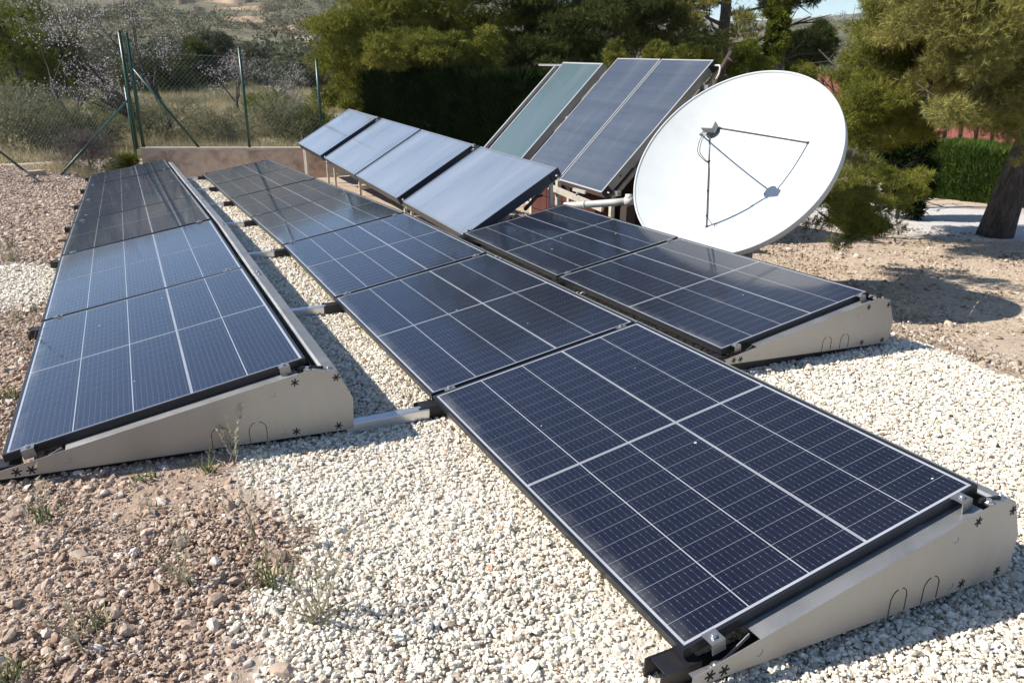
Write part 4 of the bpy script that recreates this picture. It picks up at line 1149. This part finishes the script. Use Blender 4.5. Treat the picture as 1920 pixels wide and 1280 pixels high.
# ------------------------------------------------------------------ far houses
def house(px, py, dd, wx, wy, hw, hr, rz, label):
    c = at(px, py, dd); g = float(ground_z(c[0], c[1])); z0 = c[2] - hw - hr * .5
    e = empty('tiled_house', (c[0], c[1], z0), (0, 0, rz), label=label, cat='house')
    MB().box((-wx / 2, -wy / 2, min(g - z0, 0) - .3), (wx / 2, wy / 2, hw)).build('wall', M['plaster'], e)
    b = MB(); ov = .35
    b.add([(-wx / 2 - ov, -wy / 2 - ov, hw - .1), (wx / 2 + ov, -wy / 2 - ov, hw - .1), (wx / 2 + ov, wy / 2 + ov, hw - .1), (-wx / 2 - ov, wy / 2 + ov, hw - .1), (-wx / 2 - ov, 0, hw + hr), (wx / 2 + ov, 0, hw + hr)],
          [(0, 1, 5, 4), (2, 3, 4, 5), (1, 2, 5), (3, 0, 4), (3, 2, 1, 0)])
    rf = b.build('roof', M['rooftile'], e)
    b = MB(); n = int(wx / .26)
    for i in range(n):
        x = -wx / 2 - ov + .13 + i * (wx + 2 * ov - .26) / (n - 1)
        for s in (-1, 1): b.tube([(x, s * (wy / 2 + ov), hw - .06), (x, 0, hw + hr + .04)], .085, 6)
    b.build('tile_courses', M['rooftile'], rf); 
    MB().box((-wx / 2 - ov, -.12, hw + hr), (wx / 2 + ov, .12, hw + hr + .12)).build('ridge', M['rooftile'], rf)
    for s in (-1, 1): MB().bar((s * (wx / 2 + ov + .04), -wy / 2 - ov, hw - .08), (s * (wx / 2 + ov + .04), 0, hw + hr + .04), .14, .2).build('barge_board', M['cream'], rf)
    for x in (-wx * .25, wx * .25):
        w_ = MB().box((x - .5, -wy / 2 - .03, hw * .35), (x + .5, -wy / 2 - .004, hw * .8)).build('window', M['navy'], e)
        MB().box((x - .6, -wy / 2 - .08, hw * .35 - .08), (x + .6, -wy / 2 - .002, hw * .35 - .002)).build('sill', M['cream'], w_)
    return e
M['rooftile'] = plain('terracotta', (.19, .060, .042), .85, 0, .25, 5, .3)
house(1500, 163, 36, 3.6, 3.4, 1.4, .9, -.65, 'house with red tiled roof beyond the dish, partly behind shrubs')
house(1895, 247, 23, 3.2, 3.4, 1.0, .7, -.97, 'low house with red tiled roof showing over the clipped hedge')
c_ = at(1362, 122, 9.6)
b = MB(); b.tube([at(1342, 150, 9.6), at(1372, 98, 9.7)], .035, 10); b.tube([at(1364, 108, 9.62), at(1376, 118, 9.58)], .012, 6)
pl_ = b.build('sloping_pole', M['wood_dark'], None, True)
g_ = at(1342, 150, 9.6); b = MB(); b.tube([g_, (g_[0], g_[1], float(ground_z(g_[0], g_[1])) - .05)], .035, 10); b.build('lower_pole', M['wood_dark'], pl_, True)
tag(pl_, 'dark leaning pole behind the top corner of the ribbed collector', 'pole')

# ------------------------------------------------------------------ almond trees in blossom beyond the fence
def almond(px, py, dd, h, lean, label, nb, seed, fl):
    base = at(px, py, dd); base[2] = float(ground_z(base[0], base[1])) ; R_ = np.random.default_rng(seed)
    e = empty('almond_tree', tuple(base), label=label, cat='tree', group='almond trees in blossom')
    b = MB(); tips = []
    def rec(p, d, L, r, lev):
        k = 3; pts = [p]; rs = [r]
        for i in range(k):
            d = unit(d + R_.normal(0, .16, 3) + np.array([0, 0, .04])); p = p + d * L / k; pts.append(p); rs.append(r * (1 - .55 * (i + 1) / k))
        b.tube(pts, rs, 7 if lev < 2 else 4, lev < 1)
        if lev >= 2: tips.extend([(q, d) for q in pts[1:]])
        if lev == 4: return
        for i in range(nb if lev else nb + 1):
            j = R_.integers(1, k + 1); d2 = unit(d + R_.normal(0, .62, 3) + np.array([0, 0, .12 if lev < 2 else -.02]))
            rec(pts[j], d2, L * R_.uniform(.55, .8), rs[j] * .62, lev + 1)
    rec(np.array([0, 0, -.1]), unit(np.array([lean[0], lean[1], 1.0])), h * .52, h * .036, 0)
    b.build('trunk', M['almond_bark'], e, True)
    T = np.array([t[0] for t in tips]); D = np.array([t[1] for t in tips])
    i = R_.integers(0, len(T), fl); P = T[i] + R_.normal(0, .07, (fl, 3))
    tri, j = blades(P, D[i] + R_.normal(0, .8, (fl, 3)), .035, .05, 2, 1.0)
    obj_from('blossom', mesh_tris('blossom', tri, R_.uniform(0, 1, fl)[j]), M['blossom'], e)
    i = R_.integers(0, len(T), fl); tri, j = blades(T[i], D[i], .30, .006, 2, .55)
    obj_from('twigs', mesh_tris('twigs', tri, R_.uniform(0, 1, fl)[j]), M['twig'], e)
    return e
almond(262, 190, 27, 4.3, (-.80, .1), 'almond tree in blossom with a long leaning trunk behind the tall corner post', 3, 3, 900)
almond(135, 175, 30, 3.0, (-.3, .2), 'smaller almond tree in thin blossom near the picture edge', 3, 5, 600)
almond(318, 185, 29, 3.8, (.05, .2), 'pink almond tree right behind the fence brace', 3, 8, 900)
almond(440, 182, 32, 2.3, (.15, .0), 'grey almond tree with white blossom behind the middle fence post', 3, 11, 900)
almond(520, 186, 34, 1.9, (.3, .1), 'low spreading almond tree in blossom beside the pine', 3, 14, 800)

# ------------------------------------------------------------------ field scrub
def clumpy_field(name, n, r0, r1, az0, az1, h, mat, label, per, Wd, cat, thresh, seed, spread=.5):
    r = np.sqrt(rng.uniform(r0 ** 2, r1 ** 2, n)); a = np.radians(rng.uniform(az0, az1, n))
    x = CP[0] + r * np.sin(a); y = CP[1] + r * np.cos(a)
    k = (vnoise(x, y, 1.6, seed) + .5 * vnoise(x, y, .6, seed + 1) > thresh) & (track_amount(x, y) < .3)
    x, y, r = x[k], y[k], r[k]
    P = np.column_stack([x, y, ground_z(x, y) - .02]); n = len(P)
    hh_ = h * (1 + .5 * vnoise(x, y, 2.3, seed + 4)) * rng.uniform(.6, 1.3, n)
    tri, j = blades(P, np.tile([0, 0, 1.0], (n, 1)) + rng.normal(0, .15, (n, 3)), hh_, Wd * np.clip(r / 25, .7, 2.2), per, spread, .05)
    t = np.clip(rng.uniform(0, 1, n) * .6 + .35 * (vnoise(x, y, 3.5, seed + 7) * .5 + .5), 0, 1)[j]
    o = obj_from(name, mesh_tris(name, tri, t), M[mat]); return tag(o, label, cat, kind='stuff')
clumpy_field('dry_grass', 42000, 19.6, 46, -14, 18, .42, 'drygrass', 'tall dry straw-coloured grass covering the field beyond the track', 5, .016, 'grass', -.25, 40)
clumpy_field('scrub_growth', 26000, 19.8, 60, -14, 20, .50, 'scrub', 'grey-green scrub growing through the dry field', 6, .022, 'scrub', .12, 50, .7)
clumpy_field('verge_grass', 2600, 15.0, 17.2, -14, 2, .22, 'drygrass', 'thin dry grass along the soil by the wire fence', 5, .008, 'grass', .2, 60)

def low_shrub(px, py, dd, rx, rz, mat, label, n=22, L=.10, Wd=.018, per=6, n_each=90, shell=.3):
    c = at(px, py, dd); g = float(ground_z(c[0], c[1])); base = np.array([c[0], c[1], g]); cl = []
    for i in range(n):
        a = rng.uniform(0, 6.28); t = rng.uniform(0, 1); rr = rx * math.sqrt(rng.uniform(0, 1)) * (1 - .5 * t); s = rx * rng.uniform(.2, .38)
        cl.append((base + np.array([rr * math.cos(a), rr * math.sin(a), .1 + t * rz * 1.6]), (s, s, s * .8)))
    return tree('field_shrub', base, rz * 1.3, max(.015, rx * .04), label, cl, mat, 'shrubs beyond the fence', (9, rx * .9, .6, .1), L=L, Wd=Wd, per=per, n_each=n_each, cat='shrub', shell=shell)
low_shrub(60, 215, 24, 1.5, .70, 'scrub_dark', 'wide dark shrub behind the fence near the slanting brace')
low_shrub(150, 225, 23, 1.2, .55, 'scrub_dark', 'dark shrub over the track, just past the wide one')
low_shrub(30, 150, 34, 2.0, .7, 'scrub', 'large grey-green shrub at the picture edge above the scrub')
low_shrub(15, 60, 40, 2.2, 2.4, 'bright', 'tall bright green tree top at the picture corner', n=34, L=.2, Wd=.04)
low_shrub(215, 160, 28, 1.0, .55, 'bright', 'rounded green shrub beside the tall corner post')
low_shrub(310, 165, 26, 1.5, .5, 'scrub', 'grey shrub behind the fence brace, under the pink almond')
low_shrub(405, 215, 24, 1.1, .45, 'scrub', 'straw-green shrub between the brace and the middle fence post')
low_shrub(520, 195, 27, 1.6, .5, 'scrub', 'grey-green shrub between the two plain fence posts')
low_shrub(555, 215, 24, 1.2, .5, 'scrub_dark', 'olive shrub near the fence post by the far collector')
low_shrub(505, 165, 33, 1.2, .5, 'bright', 'small green shrub under the spreading almond')
low_shrub(590, 190, 24, .9, .5, 'bright', 'bright shrub by the fence post under the pine')
low_shrub(228, 290, 16.9, .34, .22, 'bright', 'small round green shrub at the end of the concrete wall', n=16, L=.08, Wd=.010)
low_shrub(165, 295, 16.2, .55, .3, 'twig', 'bare grey twiggy bush in front of the slanting brace', n=14, L=.22, Wd=.006, per=4, n_each=60)
low_shrub(285, 110, 46, 1.9, 1.1, 'pine_dark', 'dark round pine behind the leaning almond', n=30, L=.25, Wd=.05)
low_shrub(100, 50, 52, 2.0, 1.7, 'pine_dark', 'dark pine behind the blossom near the picture corner', n=34, L=.28, Wd=.06)
low_shrub(345, 30, 56, 1.6, 1.6, 'pine_dark', 'dark pine above the pink almond', n=34, L=.28, Wd=.06)
low_shrub(400, 70, 60, 1.7, 1.8, 'farwood', 'blue-green pine on the slope between two blossoming almonds', n=34, L=.28, Wd=.06)
low_shrub(470, 85, 66, 1.9, 1.3, 'farwood', 'blue-green pine below the orange terraces', n=34, L=.28, Wd=.06)
low_shrub(580, 118, 50, 1.2, 1.0, 'scrub_dark', 'dark rounded tree between almond and big pine', n=26, L=.22, Wd=.045)

# the hillside: terraces of orange soil and a mass of far scrub and pines
M['terrace'] = plain('terrace_soil', (.34, .24, .16), .95, 0, .2, .2)
def terrace(px0, px1, py, h, label):
    b = MB(); N_ = 30; vs = []
    r_ = np.median([np.linalg.norm(on_ground(px0 + (px1 - px0) * t, py) - CP) for t in (.1, .3, .5, .7, .9)])
    E0, E1 = at(px0, py, r_), at(px1, py, r_)
    g0, g1 = float(ground_z(E0[0], E0[1])), float(ground_z(E1[0], E1[1]))
    for i in range(N_):
        t = i / (N_ - 1); a = at(px0 + (px1 - px0) * t, py, r_ * (1 + .012 * math.sin(t * 8 + py))); az = math.atan2(a[0] - CP[0], a[1] - CP[1])
        g = float(ground_z(a[0], a[1])); f = np.array([-math.sin(az), -math.cos(az), 0])
        z = max(g + .3, g0 + (g1 - g0) * t + h * (.9 + .12 * math.sin(i * 1.3)))
        vs += [(a[0] + f[0] * 5.5, a[1] + f[1] * 5.5, g - 4), (a[0] + f[0] * 1.8, a[1] + f[1] * 1.8, z - 1.2), (a[0], a[1], z), (a[0] - f[0] * 6, a[1] - f[1] * 6, z - .1), (a[0] - f[0] * 9, a[1] - f[1] * 9, g - 4)]
    fs = [(i * 5 + j, (i + 1) * 5 + j, (i + 1) * 5 + j + 1, i * 5 + j + 1) for i in range(N_ - 1) for j in range(4)]
    o = b.add(vs, fs).build('terrace', M['terrace'], None); tag(o, label, kind='structure')
terrace(360, 540, 18, .8, 'topmost orange soil terrace on the hillside')
terrace(420, 630, 40, .9, 'long orange soil terrace on the hillside')
terrace(470, 620, 56, .7, 'lower orange soil terrace on the hillside')
terrace(330, 480, 5, .8, 'uppermost pale terrace near the picture top')
terrace(535, 630, 76, .6, 'lowest short orange terrace beside the pine')
def far_wood(name, n, r0, r1, az0, az1, s0, s1, mat, label, thresh, seed, per=26):
    r = np.exp(rng.uniform(math.log(r0), math.log(r1), n)); a = np.radians(rng.uniform(az0, az1, n))
    x = CP[0] + r * np.sin(a); y = CP[1] + r * np.cos(a)
    k = vnoise(x, y, 22, seed) + .6 * vnoise(x, y, 8, seed + 1) > thresh
    x, y, r = x[k], y[k], r[k]; n = len(x); s = rng.uniform(s0, s1, n) * rng.choice([.5, .8, 1.3], n, p=[.5, .35, .15])
    c = np.column_stack([x, y, ground_z(x, y) + s * .7])
    idx = np.repeat(np.arange(n), per); d = unit(rng.normal(size=(n * per, 3))); d[:, 2] = np.abs(d[:, 2]) * 1.2 - .3
    P = c[idx] + d * (s[idx] * rng.uniform(.45, 1.0, n * per))[:, None]
    q = s[idx] * rng.uniform(.10, .24, n * per)
    e1 = unit(rng.normal(size=(n * per, 3))); e2 = unit(rng.normal(size=(n * per, 3)))
    tri = np.stack([P - e1 * q[:, None], P + e1 * q[:, None] * .6 + e2 * q[:, None] * .5, P + e2 * q[:, None]], 1)
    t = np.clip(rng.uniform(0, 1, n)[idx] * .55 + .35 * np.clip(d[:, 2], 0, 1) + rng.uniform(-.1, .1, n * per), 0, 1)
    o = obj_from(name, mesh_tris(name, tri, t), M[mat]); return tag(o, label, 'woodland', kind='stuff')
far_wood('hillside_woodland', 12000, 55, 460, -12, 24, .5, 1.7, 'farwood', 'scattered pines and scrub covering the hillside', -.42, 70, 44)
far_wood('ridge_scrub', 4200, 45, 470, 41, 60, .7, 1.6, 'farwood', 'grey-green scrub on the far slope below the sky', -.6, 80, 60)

# ------------------------------------------------------------------ weeds in the foreground
def weed(px, py, h, n, label, mat='weed', Wd=.003, spread=.35, stalks=0, name='weed'):
    g = on_ground(px, py); base = np.array([g[0], g[1], float(ground_z(g[0], g[1])) - .006])
    P = rng.normal(0, .018, (n, 3)) * np.array([1, 1, 0]); D = np.tile([0, 0, 1.0], (n, 1)) + rng.normal(0, spread, (n, 3))
    segs = []; tt = []
    for p, d in zip(P, D):      # curved blades in three pieces
        d = unit(d); L_ = h * rng.uniform(.45, 1.1); s = unit(np.cross(d, rng.normal(size=3))) * Wd * rng.uniform(.9, 1.7); q = p.copy(); t_ = rng.uniform(0, 1)
        for i in range(3):
            d2 = unit(d + np.array([0, 0, -.10 * i]) + rng.normal(0, .06, 3)); q2 = q + d2 * L_ / 3; w0, w1 = 1 - i / 3, 1 - (i + 1) / 3
            segs.append((q - s * w0, q + s * w0, q2 + s * w1)); tt.append(t_)
            if w1 > 0: segs.append((q - s * w0, q2 + s * w1, q2 - s * w1)); tt.append(t_)
            q = q2
    for i in range(stalks):
        d = unit(np.array([rng.normal(0, .25), rng.normal(0, .25), 1])); q = np.zeros(3); L_ = h * rng.uniform(1.2, 1.9); s = unit(np.cross(d, rng.normal(size=3))) * .0018
        q2 = q + d * L_; segs.append((q - s, q + s, q2)); tt.append(.9)
        for k in range(14):
            f = rng.uniform(.35, 1); a_ = q + d * L_ * f; l_ = unit(d + rng.normal(0, .7, 3)) * h * .13; s2 = unit(np.cross(l_, rng.normal(size=3))) * .0045
            segs.append((a_ - s2, a_ + s2, a_ + l_)); tt.append(rng.uniform(.5, 1))
    me_ = mesh_tris(name, np.array(segs), tt); o = obj_from(name, me_, M[mat]); o.location = base
    return tag(o, label, 'weed', 'weeds on the ground')
weed(85, 975, .10, 34, 'green grass tuft below the pair of star slots')
weed(510, 1105, .14, 34, 'spiky green weed where soil meets white gravel', stalks=2)
weed(600, 1165, .22, 16, 'tall grey wispy weed in the white gravel', 'weed_dry', stalks=9)
weed(345, 1095, .13, 14, 'silvery feathery weed amid the brown stones', 'weed_dry', stalks=7)
weed(270, 905, .08, 34, 'short grass tuft at the shadow edge under the side plate')
weed(390, 888, .09, 30, 'thin grass tuft below the knock-out arches', stalks=1)
weed(275, 960, .07, 30, 'yellowish grass tuft on the bare soil', 'weed_dry')
weed(440, 866, .12, 10, 'leafy stalk standing against the galvanised plate', 'weed_dry', stalks=8)
weed(150, 1215, .12, 16, 'dry stalks at the lower picture edge', 'weed_dry', stalks=3)
weed(180, 1180, .10, 14, 'small green tuft near the bottom corner')
weed(20, 750, .10, 30, 'grass tuft beside the low edge of the first panel')
weed(48, 655, .16, 12, 'twiggy weed by the black rail end', 'weed_dry', stalks=6)
weed(20, 490, .22, 28, 'grey-green weed on the soil beyond the white patch', 'weed_dry', stalks=4)
weed(22, 465, .16, 26, 'upright weed further up the brown soil')
weed(70, 1000, .16, 3, 'single dry stalks in front of the grass tuft', 'weed_dry', stalks=3)
weed(1690, 598, .17, 10, 'bleached dry weed beside the end of the short row', 'weed_dry', .0035, stalks=3)
weed(1716, 596, .13, 8, 'pale dry sprig at the edge of the dish shadow', 'weed_dry', .0035, stalks=3)
weed(1808, 604, .12, 5, 'lone dry sprig in the middle of the dish shadow', 'weed_dry', .003, stalks=1)
weed(20, 1270, .10, 30, 'dark green weed in the bottom corner')
weed(468, 1010, .2, 4, 'thin dry stems leaning over the stones', 'weed_dry', stalks=4)

# ------------------------------------------------------------------ single rocks
def rock(px, py, s, label, mat='rock', flat=.6, seed=0):
    g = on_ground(px, py); R_ = np.random.default_rng(seed + 100)
    import bmesh
    bm = bmesh.new(); bmesh.ops.create_icosphere(bm, subdivisions=2, radius=1)
    pl = [(unit(R_.normal(size=3)), R_.uniform(.55, .9)) for _ in range(9)]
    for v in bm.verts:
        c = np.array(v.co)
        for n_, d_ in pl:
            t = c @ n_
            if t > d_: c = c - n_ * (t - d_)
        c = c * (1 + R_.normal(0, .03)); v.co = c * np.array([s * R_.uniform(.98, 1.02), s * .78, s * flat])
    me_ = bpy.data.meshes.new('rock'); bm.to_mesh(me_); bm.free()
    o = obj_from('rock', me_, M[mat]); o.location = (g[0], g[1], float(ground_z(g[0], g[1])) + s * flat * .35); o.rotation_euler = (R_.uniform(-.2, .2), R_.uniform(-.2, .2), R_.uniform(0, 6))
    return tag(o, label, 'rock', 'loose rocks on the soil')
rock(152, 1045, .034, 'flat grey-brown rock with a shadow gap below', 'rock', .5, 1)
rock(342, 1020, .032, 'rounded tan rock in the centre of the brown soil', 'rock', .7, 2)
rock(405, 1058, .026, 'pale angular rock beside the silvery weed', 'rock_pale', .6, 3)
rock(405, 1128, .030, 'grey rock at the end of a weed shadow', 'rock', .7, 4)
rock(240, 1190, .027, 'orange-tan rock near the bottom edge', 'rock', .7, 5)
rock(402, 1182, .026, 'pale upright rock low in the soil', 'rock_pale', .9, 6)
rock(225, 933, .022, 'pale rock pair member under the plate shadow', 'rock_pale', .7, 7)
rock(197, 931, .020, 'small white rock under the plate shadow', 'rock_pale', .8, 8)
rock(310, 940, .020, 'brown rock beside the yellowish tuft', 'rock', .7, 9)
rock(530, 1265, .034, 'tan rock at the bottom edge where gravel begins', 'rock', .7, 10)
rock(465, 1250, .020, 'white flat rock near the bottom gravel edge', 'rock_pale', .6, 11)
rock(20, 1200, .026, 'grey rock in the bottom corner weeds', 'rock', .6, 12)
rock(450, 930, .022, 'tan flat rock near the gravel border', 'rock', .5, 13)
rock(15, 700, .035, 'tan rock beside the first panel edge', 'rock', .6, 14)
rock(115, 455, .05, 'reddish rock by a rail end of the first row', 'rock', .6, 15)
rock(138, 330, .10, 'large tan rock at the foot of the slanting brace', 'rock', .6, 16)
rock(1605, 483, .055, 'square tan rock in front of the pine sapling', 'rock_pale', .7, 17)
rock(1575, 478, .04, 'small tan rock beside the square one', 'rock_pale', .7, 18)
rock(1888, 490, .04, 'single pale rock in front of the leaning pine', 'rock_pale', .7, 19)
rock(1480, 470, .05, 'pale rock just below the dish rim', 'rock_pale', .6, 20)
for i, (px, py, dd) in enumerate(((360, 228, 22.5), (345, 236, 22.0), (175, 208, 24), (420, 228, 22.6))):
    g = at(px, py, dd); R_ = .35
    rock(px, py + 12, .30 if i < 2 else .22, ['pale boulder in the dry grass behind the brace', 'second pale boulder touching the first in the grass', 'boulder in the scrub above the slanting brace', 'small boulder in grass by the middle fence post'][i], 'rock_pale', .6, 30 + i)
for px, py, lab in ((547, 891, 'scrap of blue plastic near the side plate'), (445, 1220, 'tiny blue plastic bit among the brown stones')):
    g = on_ground(px, py); R_ = np.random.default_rng(px)
    b = MB(); pts = [(R_.uniform(-.011, .011), R_.uniform(-.008, .008), .012 + R_.uniform(0, .008)) for _ in range(4)]
    b.add(pts + [(p[0], p[1], p[2] - .0008) for p in pts], [(0, 1, 2, 3), (7, 6, 5, 4), (0, 4, 5, 1), (1, 5, 6, 2), (2, 6, 7, 3), (3, 7, 4, 0)])
    M.setdefault('blue', plain('blue_plastic', (.03, .22, .45), .4, 0, .1, 30))
    o = b.build('plastic_scrap', M['blue']); o.location = (g[0], g[1], float(ground_z(g[0], g[1])) + .008); tag(o, lab, 'litter')
for (x0_, y0_, x1_, y1_, lab) in ((95, 1035, 165, 950, 'bent dry twig crossing the brown soil by the grass tuft'), (300, 1175, 350, 1150, 'short dry twig low on the brown soil'), (210, 1000, 260, 985, 'thin pale twig between small stones'), (430, 975, 470, 1000, 'dry twig near the gravel border')):
    A = on_ground(x0_, y0_); B = on_ground(x1_, y1_); mid_ = (A + B) / 2 + np.array([.012, -.01, .018])
    b = MB(); b.tube([A + np.array([0, 0, .008]), mid_, B + np.array([0, 0, .010])], [.0032, .0026, .0012], 6); b.tube([mid_, mid_ + (B - A) * .25 + np.array([.02, .015, .012])], [.0018, .0007], 5)
    tag(b.build('dry_twig', M['grey_twig'], None, True), lab, 'twig', 'dry twigs on the soil')
# rubble and sticks beside the near collector
for i, (px, py, s) in enumerate(((1000, 382, .10), (1015, 372, .09), (985, 388, .08), (1028, 384, .08))):
    g = at(px, py, 8.0); g[2] = float(ground_z(g[0], g[1])) + .12
    rock(px, py, s, ['orange rubble piece beside the near low collector', 'rubble piece leaning behind the near collector', 'smaller rubble piece at the collector corner', 'flat rubble piece beside the cream post'][i], 'rock', .6, 50 + i)
b = MB(); b.tube([at(985, 392, 7.9), at(1005, 370, 8.3), at(1020, 352, 8.6)], .02, 7); b.tube([at(1005, 370, 8.3), at(1018, 366, 8.3)], .012, 6)
tag(b.build('dead_branch', M['almond_bark'], None, True), 'dead branch lying in the rubble beside the near collector', 'branch')

# ------------------------------------------------------------------ thin haze in the air
zb = float(GZ.min()) - 1.0; zt = max(float(GZ.max()), 20.0) + 6.0
hz = MB().box((-3000, -3000, zb), (3000, 3000, zt)).build('haze', None)
hm = bpy.data.materials.new('haze'); hm.use_nodes = True; hn = hm.node_tree
hn.nodes.remove(hn.nodes['Principled BSDF'])
pv = hn.nodes.new('ShaderNodeVolumePrincipled'); pv.inputs['Color'].default_value = (.95, .97, 1.0, 1); pv.inputs['Density'].default_value = .00012; pv.inputs['Anisotropy'].default_value = .3
hn.links.new(pv.outputs[0], hn.nodes['Material Output'].inputs['Volume'])
hz.data.materials.append(hm); tag(hz, 'thin bluish haze over the far hills', 'haze', kind='stuff')
